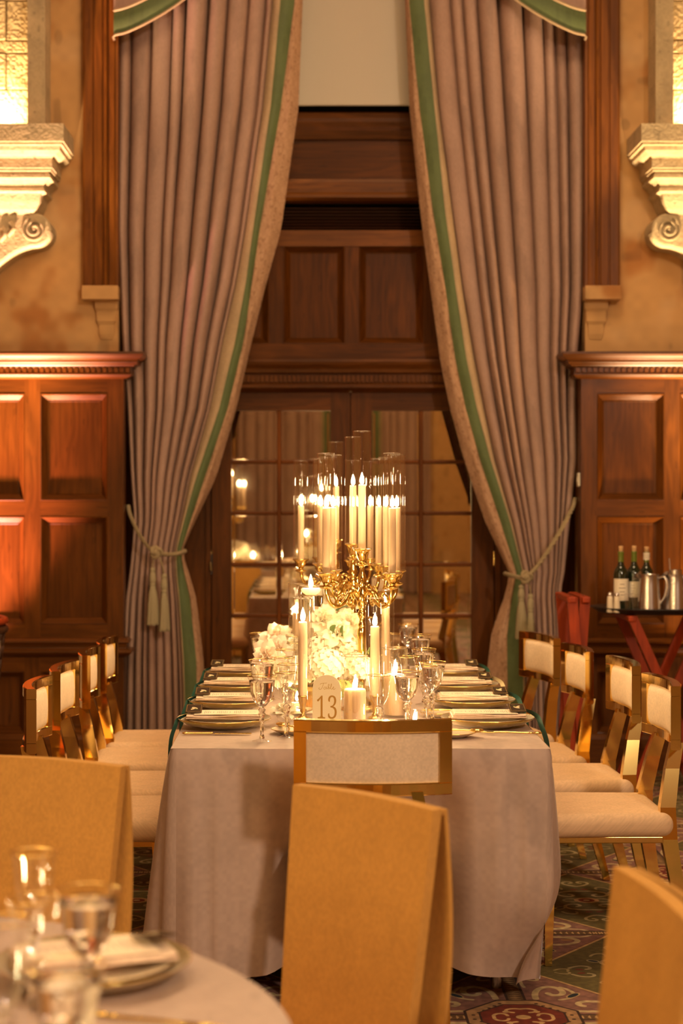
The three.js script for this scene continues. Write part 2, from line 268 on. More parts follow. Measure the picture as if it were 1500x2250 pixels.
// wainscot: two panelled wings, each with rails, stiles, panels, cornice, dentils
const panelProfile = (d = 0.036, b = 0.036) => [[0, 0], [0.002, 0.003], [0.006, 0.002], [0.01, -0.005], [b - 0.003, -d + 0.004], [b, -d], [b + 0.004, -d + 0.002], [b + 0.008, -d]];
function wainscot(name, side) {
  const zf = -9.38, xe = BX + side * 1.248, n = 6, pitch = 0.452, pw = 0.3676, st = 0.0844, g = struct(name);
  const X = (a) => xe + side * a, span = (a, b) => [Math.min(X(a), X(b)), Math.max(X(a), X(b))], L = 0.087 + n * pitch;
  const piece = (nm, a, b, y0, y1, mat, across, z1 = zf, z0 = -9.5) => { const [p, q] = span(a, b); mesh(nm, boxUV(boxTo(p, q, y0, y1, z0, z1), across, rnd()), mat, g); };
  piece('end_stile', 0, 0.087, 0.17, 2.14, M.wood, false);
  for (let i = 0; i < n; i++) {
    const a = 0.087 + i * pitch;
    piece('stile', a + pw, a + pw + st, 0.17, 2.14, M.wood, false, zf, -9.5);
    for (const [y0, y1] of [[2.054, 2.14], [1.383, 1.47], [0.7, 0.795], [0.54, 0.64], [0.17, 0.2]]) piece('rail', a, a + pw, y0, y1, M.wood, true, zf - 0.0006, -9.5);
    for (const [y0, y1] of [[1.47, 2.054], [0.795, 1.383], [0.2, 0.54]]) {
      const p = mesh('panel', boxUV(panelGeo(pw, y1 - y0, panelProfile()), false, rnd()), M.woodPanel, g); p.position.set((X(a) + X(a + pw)) / 2, (y0 + y1) / 2, zf - 0.001);
    }
    piece('backing', a - 0.01, a + pw + 0.01, 0.18, 2.12, M.woodPanel, false, zf - 0.05, -9.5);
  }
  const [x0, x1] = span(0, L), lg = (prof, m = M.wood) => boxUV(side < 0 ? ledgeGeo(x0 - 1, x1, -9.5, zf, prof) : ledgeGeo(x0, x1 + 1, -9.5, zf, prof), true, rnd());
  mesh('cornice', lg([[0.0, 2.275], [0.118, 2.275], [0.12, 2.262], [0.114, 2.252], [0.1, 2.24], [0.085, 2.232], [0.083, 2.22], [0.078, 2.213], [0.066, 2.207], [0.06, 2.199], [0.046, 2.197], [0.042, 2.19], [0.042, 2.165], [0.046, 2.161], [0.046, 2.155], [0.032, 2.143], [0.016, 2.137], [0.0, 2.134]]), M.wood, g);
  const dn = []; for (let a = -0.036; a < L; a += 0.031) { const [p, q] = span(a, a + 0.019); dn.push(boxTo(p, q, 2.168, 2.192, zf, zf + 0.056)); }
  const d = mesh('dentil', boxUV(gang(dn)), M.wood, g); d.userData.kind = 'stuff';
  mesh('ledge_moulding', lg([[0, 0.722], [0.018, 0.718], [0.03, 0.708], [0.032, 0.698], [0.02, 0.69], [0.016, 0.672], [0.018, 0.664], [0.05, 0.658], [0.052, 0.645], [0.035, 0.632], [0.014, 0.622], [0, 0.615]]), M.wood, g);
  mesh('base_board', lg([[0, 0.2], [0.012, 0.196], [0.02, 0.184], [0.026, 0.17], [0.03, 0.0]]), M.wood, g);
  return g;
}
wainscot('trim_1', -1); wainscot('trim_2', 1);

// wooden pilasters beside the bay, each on a small plaster corbel
for (const [nm, x0, x1, side] of [['trim_3', -1.208, -1.012, 1], ['trim_4', 1.546, 1.742, -1]]) {
  const g = struct(nm), w = x1 - x0, y0 = 2.646, y1 = HC, z = ZW;
  const prof = [[0, 0], [0, 0.05], [0.01, 0.056], [0.052, 0.056], [0.056, 0.05], [0.062, 0.05], [0.066, 0.062], [0.104, 0.064], [0.11, 0.058], [0.114, 0.058], [0.12, 0.078], [0.132, 0.08], [0.14, 0.07], [0.146, 0.07], [0.15, 0.09], [0.176, 0.092], [0.182, 0.086], [w, 0.086], [w, 0]];
  const sh = new THREE.Shape(prof.map(([a, d]) => new THREE.Vector2(side > 0 ? a : w - a, -d))); // x, depth
  const e = new THREE.ExtrudeGeometry(sh, { depth: y1 - y0, bevelEnabled: false }); e.rotateX(-Math.PI / 2).translate(x0, y0, z);
  const e2 = e; e2.scale(1, 1, 1);
  mesh('shaft', boxUV(e2, false, rnd()), M.woodLight, g);
  mesh('foot_block', boxUV(boxTo(x0 - 0.002, x1 + 0.002, 2.57, 2.6475, ZW, ZW + 0.1, 0.006)), M.plaster, g);
  mesh('corbel', boxUV(ledgeGeo(side > 0 ? x0 + 0.085 : x0 + 0.03, side > 0 ? x1 - 0.03 : x1 - 0.085, ZW, ZW + 0.012, [[0.024, 2.572], [0.022, 2.53], [0.014, 2.515], [0.012, 2.46], [0.002, 2.44], [0, 2.39], [-0.008, 2.36]])), M.plaster, g);
}

// carved stone shelf with scroll bracket and lit niche above, one each side
function stoneShelf(name, side) {
  const g = struct(name), xe = side < 0 ? -1.265 : 1.79, w = 1.5;             // xe: outer end of the top slab's front
  const x0 = side < 0 ? xe - w : xe, x1 = side < 0 ? xe : xe + w, zf = -9.5 + 0.14;
  const P = [[0.27, 3.466], [0.27, 3.372], [0.262, 3.37], [0.262, 3.356], [0.25, 3.352], [0.246, 3.33], [0.225, 3.312], [0.205, 3.305], [0.2, 3.296], [0.2, 3.245], [0.194, 3.243], [0.194, 3.23], [0.18, 3.226], [0.18, 3.214], [0.186, 3.212], [0.186, 3.196], [0.17, 3.186], [0.15, 3.166], [0.145, 3.15], [0.15, 3.142], [0.15, 3.13], [0.13, 3.12], [0.12, 3.08], [0.1, 3.04], [0.075, 3.02], [0.07, 3.01], [0, 3.005]];
  const i0 = x0 + 0.27, i1 = x1 - 0.27;
  mesh('moulded_shelf', boxUV(ledgeGeo(i0, i1, -9.5, zf, P)), M.stone, g);
  // scroll bracket: volute and tail, spiral raised on its face
  const cx = side < 0 ? xe - 0.185 : xe + 0.185, cy = 2.935, R = 0.078, s = side;
  const S = new THREE.Shape(); S.moveTo(cx + s * 0.3, 3.012); S.lineTo(cx, 3.012);
  for (let i = 0; i <= 18; i++) { const a = Math.PI / 2 - i / 18 * Math.PI; S.lineTo(cx - s * R * Math.cos(a) , cy + R * Math.sin(a)); }
  S.quadraticCurveTo(cx + s * 0.06, cy - 0.085, cx + s * 0.12, cy - 0.12); S.quadraticCurveTo(cx + s * 0.2, cy - 0.17, cx + s * 0.28, cy - 0.26); S.lineTo(cx + s * 0.3, cy - 0.26); S.closePath();
  const e = new THREE.ExtrudeGeometry(S, { depth: 0.2, bevelEnabled: true, bevelSize: 0.012, bevelThickness: 0.012, bevelSegments: 2, curveSegments: 10 }).translate(0, 0, -9.5);
  const b = mesh('scroll_bracket', boxUV(e), M.stone, g);
  const sp = []; for (let i = 0; i <= 40; i++) { const t = i / 40, a = t * Math.PI * 4.2, r = R * (0.86 - 0.7 * t); sp.push([cx + s * r * Math.cos(a + 1.9) * -1, cy + r * Math.sin(a + 1.9), -9.287 + 0.012 * t]); }
  mesh('volute', tube(sp, 0.0085, 90, 7), M.stone, b);
  mesh('volute', mv(new THREE.SphereGeometry(0.014, 12, 8), cx, cy, -9.285), M.stone, b);
  for (let k = 0; k < 5; k++) {                                            // acanthus leaves beside the scroll
    const lx = cx + s * (0.13 + k * 0.045), ly = 2.975 - (k % 2) * 0.03;
    mesh('carved_leaf', boxUV(tube([[lx, ly, -9.29], [lx - s * 0.02, ly - 0.035, -9.275], [lx + s * 0.012, ly - 0.075, -9.285]], 0.013, 10, 6)), M.stone, b);
  }
  // niche above the shelf: jamb and rough stone blocks
  const jx0 = side < 0 ? -1.49 : 1.908, jx1 = jx0 + 0.097;
  mesh('niche_jamb', boxUV(boxTo(jx0, jx1, 3.466, HC, -9.5, -9.3)), M.stone, g);
  const bx0 = side < 0 ? jx0 - 0.5 : jx1 - 0.005, ys = [3.466, 3.73, 3.93, 4.0, 4.22, 4.5, 4.85, 5.2, 5.6, HC];
  ys.slice(1).forEach((y, i) => { const cut = side < 0 ? [bx0 - 0.3, bx0 + 0.24, jx0 + 0.02] : [bx0, bx0 + 0.3, bx0 + 0.8]; if (i % 2) cut[1] += 0.12; for (let k = 0; k < 2; k++) mesh('stone_block', boxUV(boxTo(cut[k] + 0.003, cut[k + 1] - 0.003, ys[i] + 0.003, y - 0.003, -9.5, -9.452 + 0.012 * rnd(), 0.006), false, rnd()), M.rough, g); });
  // uplight standing on the shelf, out of sight behind its edge
  const lx = side < 0 ? jx0 - 0.28 : jx1 + 0.28, t = thing('ledge_light', side < 0 ? 'small black uplight hidden on the stone shelf beside the pink lit wainscot' : 'small black uplight hidden on the stone shelf above the tray of bottles', 'lamp', [lx, 3.466, -9.36]);
  mesh('housing', boxTo(-0.2, 0.2, 0, 0.03, -0.03, 0.03, 0.006), M.black, t);
  mesh('lamp_lens', boxTo(-0.19, 0.19, 0.03, 0.034, -0.022, 0.022), M.lampGlow, t);
  areaLamp(0.38, 0.045, [lx, 3.505, -9.36], [lx, 4.4, -9.42], WARM, LIGHT.ledge * 40);
  return g;
}
stoneShelf('trim_5', -1); stoneShelf('trim_6', 1);

// the panelled bay behind the curtains: over-door, doors, fabric shade
{
  const k = 9.85 / 3777, Y = (v) => 1.5 + (1088 - v) * k, Xp = (u) => (u - 665) * k, g = struct('trim_7'), xl = BX - OPEN, xr = BX + OPEN;
  const piece = (nm, u0, u1, v0, v1, z, mat = M.doorWood, across = false, z0 = -9.95) => mesh(nm, boxUV(boxTo(Xp(u0), Xp(u1), Y(v1), Y(v0), z0, z), across, rnd()), mat, g);
  const bar = (nm, prof, mat = M.doorWood) => mesh(nm, boxUV(ledgeGeo(xl, xr, -9.95, ZD, prof.map(([p, v]) => [p, Y(v)])).applyMatrix4(new THREE.Matrix4()), true, rnd()), mat, g);
  const clampX = (geo) => geo;
  bar('head_moulding', [[0, 246], [0.03, 250], [0.05, 262], [0.052, 270], [0.035, 280], [0.03, 288], [0.012, 298], [0.004, 304], [0, 306]].map(([p, v]) => [p * 0.6, v]));
  mesh('frieze_board', boxUV(boxTo(xl, xr, Y(394), Y(300), -9.95, ZD - 0.02), true, 0.3), M.doorWood, g);
  bar('frieze_rail', [[0.0, 393], [0.02, 395], [0.024, 402], [0.024, 424], [0.034, 430], [0.034, 436], [0.0, 441]], M.woodLight);
  mesh('vent_recess', boxUV(boxTo(xl, xr, Y(520), Y(430), -10.34, -10.3), true), M.darkWood, g);
  for (let i = 0; i < 9; i++) mesh('vent_slat', boxUV(mv(box(xr - xl, 0.005, 0.05), BX, Y(445 + i * 7.3), -10.0, 0.55), true), M.darkWood, g);
  piece('rail', 265, 1275, 506, 541, ZD + 0.004, M.woodLight, true);
  piece('rail', 265, 1275, 755, 792, ZD, M.doorWood, true);
  const st = [[265, 285], [425, 458], [590, 622], [757, 788], [930, 962], [1096, 1128], [1255, 1275]];
  st.forEach(([a, b]) => piece('stile', a, b, 540, 756, ZD - 0.0005));
  for (let i = 0; i < st.length - 1; i++) { const a = Xp(st[i][1]), b = Xp(st[i + 1][0]); const p = mesh('panel', boxUV(panelGeo(b - a, Y(540) - Y(756), panelProfile(0.03, 0.034)), false, rnd()), M.doorPanel, g); p.position.set((a + b) / 2, (Y(540) + Y(756)) / 2, ZD - 0.001); }
  bar('cornice', [[0, 789], [0.07, 791], [0.075, 797], [0.07, 803], [0.055, 812], [0.05, 820], [0.03, 823], [0.03, 842], [0.045, 846], [0.045, 853], [0.02, 858], [0, 862]].map(([p, v]) => [p, v]));
  const dn = []; for (let x = xl; x < xr - 0.02; x += 0.026) dn.push(boxTo(x, x + 0.015, Y(840), Y(826), ZD, ZD + 0.045)); mesh('dentil', boxUV(gang(dn)), M.doorWood, g).userData.kind = 'stuff';
  for (const [a, b] of [[265, 452], [1098, 1275]]) piece('door_jamb', a, b, 857, 1664, ZD - 0.004);
  for (const [a, b] of [[452, 463], [1087, 1098]]) piece('door_stop', a, b, 857, 1664, ZD + 0.012);
  // shade in the window over the doors
  const sh = thing('window_shade', 'plain beige fabric shade drawn down above the dark panelled doorway', 'window shade', [BX, Y(236), ZD + 0.05]);
  mesh('fabric', boxUV(box(2.3, 2.2, 0.004, 0, 1.1, 0)), M.shade, sh); mesh('hem_bar', mv(new THREE.CylinderGeometry(0.009, 0.009, 2.3, 10), 0, 0.006, 0, 0, 0, Math.PI / 2), M.shade, sh);
  mesh('head_rail', box(2.3, 0.05, 0.05, 0, 2.2, 0.0, 0.008), M.paint, sh);
  structMesh('window_1', boxUV(boxTo(xl, xr, Y(246) , 4.62, -10.05, -9.93)), M.black);
  // the two glazed leaves, mirror panes in a muntin grid
  const leaf = (name, u0, u1, gl, gr, mu, hingeU, extra) => {
    const d = struct(name), z = ZD - 0.012, bx = (nm, a, b, v0, v1, zz, mat = M.doorWood, ac = false) => mesh(nm, boxUV(boxTo(Xp(a), Xp(b), Y(v1), Y(v0), z - 0.045, zz), ac, rnd()), mat, d);
    bx('stile', u0, gl, 859, 1660, z); bx('stile', gr, u1, 859, 1660, z);
    bx('rail', gl, gr, 859, 902, z - 0.0006, M.doorWood, true); bx('rail', gl, gr, 1467, 1500, z - 0.0006, M.doorWood, true); bx('rail', gl, gr, 1622, 1660, z - 0.0006, M.doorWood, true);
    const p = mesh('panel', boxUV(panelGeo(Xp(gr) - Xp(gl), Y(1500) - Y(1622), panelProfile(0.02, 0.03)), false, rnd()), M.doorPanel, d); p.position.set((Xp(gl) + Xp(gr)) / 2, (Y(1500) + Y(1622)) / 2, z - 0.001);
    const vs = [902, 1015, 1128, 1241, 1354, 1467], hs = [gl, mu, gr];
    for (let r = 0; r < 5; r++) for (let c = 0; c < 2; c++) mesh('pane', panelGeo(Xp(hs[c + 1]) - Xp(hs[c]), Y(vs[r]) - Y(vs[r + 1]), [[0, 0], [0.012, 0], [0.02, 0.00015]]).translate((Xp(hs[c]) + Xp(hs[c + 1])) / 2, (Y(vs[r]) + Y(vs[r + 1])) / 2, z - 0.022 + (rnd() - 0.5) * 0.0004), M.mirror, d);
    const mun = (nm, a, b, v0, v1, ac) => { const w = Xp(b) - Xp(a), h = Y(v0) - Y(v1), pr = [[0, -0.022], [0.001, -0.006], [0.0035, -0.001], [0.006, 0]]; mesh(nm, boxUV(panelGeo(w, h, pr).translate((Xp(a) + Xp(b)) / 2, (Y(v0) + Y(v1)) / 2, z - 0.001), ac, rnd()), M.muntin, d); };
    mun('muntin', mu - 5, mu + 5, 902, 1467, false);
    for (const v of vs.slice(1, 5)) { mun('muntin', gl, mu - 4.5, v - 4.5, v + 4.5, true); mun('muntin', mu + 4.5, gr, v - 4.5, v + 4.5, true); }
    for (const v of [950, 1227, 1560]) mesh('hinge', mv(new THREE.CylinderGeometry(0.008, 0.008, 0.085, 10), Xp(hingeU), Y(v), z + 0.012), extra, d);
    return d;
  };
  const dl = leaf('door_1', 465, 769, 508, 726, 613, 464, M.brassDark);
  leaf('door_2', 771, 1085, 817, 1036, 925, 1085, M.goldSatin);
  const lock = mesh('lock_plate', box(0.02, 0.12, 0.012, Xp(463) , Y(1240), ZD + 0.002, 0.003), M.black, dl);
  mesh('lever', tube([[0, 0.01, 0.006], [0, 0.01, 0.03], [0.004, -0.035, 0.034]], 0.006, 10, 6).translate(Xp(463), Y(1240), ZD), M.brassDark, lock);
  mesh('door_catch', mv(new THREE.SphereGeometry(0.006, 10, 8), Xp(770), Y(861), ZD + 0.006), M.steel, dl);
  // doorway floor strip keeps the opening closed below and behind
  structMesh('wall_doorway', gang([boxTo(xl, xr, 0, Y(512), -10.15, -10.09), boxTo(xl, xr, Y(434), 4.62, -10.15, -10.09)]), M.black);
}
{ const s = thing('wall_switch', 'small cream switch plate on dark reveal between curtain and panelling', 'switch', [BX + 1.246, 1.585, -9.42]);
  mesh('plate', box(0.012, 0.075, 0.05, -0.006, 0, 0, 0.004), M.plastic, s); mesh('rocker', box(0.008, 0.03, 0.018, -0.012, 0, 0, 0.003), M.plastic, s); }

// ---------------------------------------------------------------- curtains
function pleats(n, seed) { const w = []; let t = 0, s = seed; for (let i = 0; i < n; i++) { s = (s * 9301 + 49297) % 233280; const a = 0.42 + s / 233280 * 1.3; w.push(a); t += a; } let c = 0; return w.map((a) => { const r = [c / t, (c + a) / t, a / t]; c += a; return r; }); }
function foldAt(pl, s) { for (let i = 0; i < pl.length; i++) { const [a, b] = pl[i]; if (s <= b + 1e-9) { const t = clamp((s - a) / (b - a)); return [Math.pow(Math.sin(Math.PI * t), 0.5), t, i, b - a]; } } return [0, 1, 0, 0.1]; }
// rows: [v, outer, body end, cream end, green end, lining end] in picture rows at the curtain's distance
function curtain(name, label, group, rows, o) {
  const { D, pl, amp, vTop, vBot, dir, mat = {}, X0 = 0, Z } = o, k = D / 3777, root = thing(name, label, 'curtain', [0, 0, 0], 0, group);
  const X = (u) => (u - 665) * k, Y = (v) => Math.max(0.012, 1.5 + (1088 - v) * k), NV = 70;
  const V_ = (b) => lerp(vTop, vBot, b);
  const waist = (v) => Math.exp(-(((v - o.waist) / 70) ** 2));
  const body = (a, b) => {
    const v = V_(b), [ou, e] = table(rows, v), f = foldAt(pl, a), A = amp(v), wob = 0.12 * Math.sin(v / 170 + f[2] * 2.3);
    const hang = f[1] < 0.5 ? -1 : 1, over = Math.sin(2 * Math.PI * f[1]) * f[3] * 0.16;
    const s = clamp(a - over * (0.6 + wob), 0, 1), x = X(lerp(ou, e, s));
    const big = 0.03 * Math.sin(a * Math.PI) * (1 - waist(v));
    return [x, Y(v), Z + (f[0] - 0.55) * A * (0.8 + 0.35 * Math.sin(f[2] * 5.1 + v / 300)) + big];
  };
  const strip = (i0, i1, dz0, dz1, bulge, q) => (a, b) => { const v = V_(b), r = table(rows, v); const w = waist(v); return [X(lerp(r[i0], r[i1], a)), Y(v), Z + lerp(dz0, dz1, a) * (1 - 0.4 * w) + bulge * Math.sin(a * Math.PI) + (q ? q(a, v) : 0)]; };
  const uv = (w) => (a, b) => [a * w, (1 - b) * (vBot - vTop) * k];
  mesh('drape', grid(pl.length * 14, NV, body, uv(2.4)), M.velvet, root);
  mesh('piping', grid(6, NV, strip(1, 2, 0.02, 0.045, 0.012), uv(0.05)), M.cream, root);
  mesh('trim_band', grid(8, NV, strip(2, 3, 0.045, 0.03, 0.008, (a, v) => 0.004 * Math.sin(v / 40 + a * 2)), uv(0.12)), M.green, root);
  mesh('lining', grid(14, NV, strip(3, 4, 0.03, -0.03, 0.022, (a, v) => 0.006 * Math.sin(a * 9 + v / 90) * Math.sin(v / 31)), uv(0.16)), M.lining, root);
  return root;
}
const ampC = (v) => 0.15 - 0.09 * Math.exp(-(((v - 1230) / 190) ** 2)) ;
const rowsL = [[-260, 258, 600, 614, 650, 668], [0, 262, 600, 617, 648, 665], [237, 260, 578, 595, 617, 655], [503, 257, 540, 557, 571, 617], [620, 262, 520, 541, 554, 585], [753, 268, 490, 517, 535, 552], [900, 279, 462, 482, 500, 518], [1050, 287, 418, 432, 450, 474], [1139, 294, 400, 407, 421, 431], [1212, 289, 384, 388, 397, 399], [1250, 285, 384, 389, 403, 412], [1317, 276, 391, 396, 418, 431], [1450, 268, 399, 405, 432, 446], [1560, 266, 402, 408, 434, 452], [1690, 264, 404, 410, 436, 455]];
const rowsR = [[-260, 1280, 950, 936, 898, 884], [0, 1279, 941, 929, 897, 890], [233, 1284, 962, 952, 920, 900], [467, 1283, 992, 976, 950, 924], [640, 1281, 1015, 1000, 978, 947], [793, 1268, 1041, 1023, 999, 968], [900, 1266, 1062, 1046, 1022, 990], [1013, 1267, 1086, 1076, 1054, 1021], [1147, 1252, 1124, 1118, 1098, 1067], [1261, 1240, 1151, 1147, 1134, 1120], [1300, 1232, 1149, 1144, 1126, 1112], [1390, 1235, 1150, 1144, 1112, 1081], [1500, 1237, 1153, 1147, 1113, 1068], [1600, 1239, 1154, 1148, 1112, 1062], [1690, 1240, 1155, 1148, 1112, 1058]];
curtain('long_curtain', 'tall mauve velvet curtain with green band, tied beside the pink lit wainscot', 'curtains at the doorway', rowsL, { D: 9.58, Z: -9.58, pl: pleats(9, 5021), amp: ampC, vTop: -260, vBot: 1672, dir: 1, waist: 1213 });
curtain('long_curtain', 'tall mauve velvet curtain with green band, tied beside the red tray stands', 'curtains at the doorway', rowsR, { D: 9.58, Z: -9.58, pl: pleats(9, 911), amp: ampC, vTop: -260, vBot: 1672, dir: -1, waist: 1262 });

// swag tails of the pelmet at the top corners
for (const side of [-1, 1]) {
  const k = 9.36 / 3777, X = (u) => (u - 665) * k, Y = (v) => 1.5 + (1088 - v) * k, m = (u) => (side < 0 ? u : 1536 - u);
  const r = thing('pelmet_tail', side < 0 ? 'green edged pelmet tail over the curtain beside the pink lit wainscot' : 'green edged pelmet tail over the curtain on the tray stand side', 'pelmet', [0, 0, 0], 0, 'pelmet tails');
  const hem = (a) => { const u = lerp(250, 520, a); return 78 - 4 * a - 190 * Math.pow(a, 1.55); };
  const bandTop = (a) => hem(a) - lerp(52, 44, a);
  const P = (u, v, z) => [X(m(u)), Y(v), -9.36 + z];
  const wave = (a, v) => 0.02 * Math.sin(a * 7) + 0.0002 * (v + 100) * 0.1;
  mesh('tail', grid(40, 24, (a, b) => P(lerp(250, 520, a), lerp(-330, bandTop(a) + 2, b), wave(a, lerp(-330, 60, b))), (a, b) => [a * 0.7, b]), M.velvet, r);
  mesh('piping', tube(Array.from({ length: 12 }, (_, i) => { const a = i / 11; return P(lerp(250, 520, a), bandTop(a) - 2, wave(a, 60) + 0.004); }), 0.008, 40, 6), M.cream, r);
  mesh('trim_band', grid(40, 6, (a, b) => P(lerp(250, 520, a), lerp(bandTop(a), hem(a), b), wave(a, 60) + 0.012 * Math.sin(b * Math.PI)), (a, b) => [a * 0.7, b * 0.1]), M.green, r);
  mesh('piping', tube([P(252, 88, 0), P(249, 82, 0.004), ...Array.from({ length: 12 }, (_, i) => { const a = i / 11; return P(lerp(250, 520, a), hem(a) + 1, wave(a, 60) + 0.004); })], 0.007, 50, 6), M.cream, r);
  mesh('side_return', grid(1, 8, (a, b) => [X(m(250)), Y(lerp(-330, 76, b)), lerp(-9.36, -9.45, a)]), M.velvet, r);
}
// tiebacks
function tieback(label, D, rope, knot, tassels) {
  const k = D / 3777, P = (u, v, z = 0) => [(u - 665) * k, 1.5 + (1088 - v) * k, -D + z];
  const r = thing('tieback', label, 'tieback', [0, 0, 0], 0, 'rope tiebacks');
  mesh('rope', gang(rope.map((pts) => { const c = new THREE.CatmullRomCurve3(pts.map((p) => V(...P(...p)))), n = 70, gs = []; for (const ph of [0, 2.09, 4.19]) { const q = []; for (let i = 0; i <= n; i++) { const p = c.getPoint(i / n), a = i * 0.8 + ph; q.push([p.x + Math.cos(a) * 0.006, p.y + Math.sin(a) * 0.006, p.z + Math.sin(a + 1) * 0.005]); } gs.push(tube(q, 0.0068, 140, 5)); } return gang(gs); })), M.rope, r);
  mesh('knot', gang([new THREE.TorusKnotGeometry(0.02, 0.011, 60, 8, 2, 3), new THREE.SphereGeometry(0.024, 14, 10)].map((g) => g.translate(...P(...knot)))), M.rope, r);
  for (const [u, v0, v1, v2, w] of tassels) {
    const [x, y0, z] = P(u, v0, 0.02), y1 = P(u, v1)[1], y2 = P(u, v2)[1], h = y0 - y1, L = y1 - y2, tas = mesh('tassel', lathePoly([[0.002, h], [0.012, h - 0.004], [0.016, h * 0.86], [0.013, h * 0.74], [0.017, h * 0.6], [0.019, h * 0.34], [0.015, h * 0.14], [0.018, 0.01], [0.012, 0]], 20, 3).translate(x, y1, z), M.tassel, r);
    mesh('cord', tube([P(knot[0], knot[1], 0.02), [lerp(x, P(...knot)[0], 0.3), lerp(P(...knot)[1], y0, 0.5), z + 0.01], [x, y0, z]], 0.005, 16, 6), M.rope, tas);
    const sk = []; for (let i = 0; i < 46; i++) { const a = i / 46 * Math.PI * 2 + rnd() * 0.1, q = w * (0.86 + 0.16 * rnd()), l = L * (0.94 + 0.08 * rnd()); sk.push(tube([[x + Math.cos(a) * 0.012, y1 + 0.004, z + Math.sin(a) * 0.012], [x + Math.cos(a) * q * 0.7, y1 - L * 0.3, z + Math.sin(a) * q * 0.7], [x + Math.cos(a + 0.1) * q, y1 - l, z + Math.sin(a + 0.1) * q]], 0.0042, 5, 4)); }
    for (let i = 0; i < 16; i++) { const a = i / 16 * 6.28, q = w * 0.5; sk.push(tube([[x, y1, z], [x + Math.cos(a) * q, y1 - L, z + Math.sin(a) * q]], 0.006, 3, 4)); }
    mesh('skirt', gang(sk), M.tassel, tas).userData.kind = 'stuff';
  }
}
tieback('thick cream rope with two tassels holding the curtain beside the pink lit wainscot', 9.42, [[[276, 1112, -0.14], [284, 1130, -0.04], [306, 1172, 0.02], [330, 1204, 0.03], [346, 1214, 0.03]], [[340, 1212, 0.03], [362, 1217, 0.03], [385, 1217, 0.02], [399, 1214, -0.03], [404, 1212, -0.1]]], [344, 1213, 0.035], [[336, 1246, 1288, 1372, 0.034], [361, 1260, 1303, 1386, 0.03]]);
tieback('thick cream rope with two tassels holding the curtain beside the red tray stands', 9.42, [[[1272, 1096, -0.14], [1258, 1118, -0.02], [1222, 1178, 0.03], [1180, 1242, 0.035], [1158, 1266, 0.035]], [[1162, 1264, 0.035], [1146, 1269, 0.035], [1128, 1266, 0.01], [1114, 1262, -0.1]]], [1154, 1267, 0.04], [[1144, 1284, 1322, 1402, 0.032], [1164, 1304, 1346, 1426, 0.03]]);

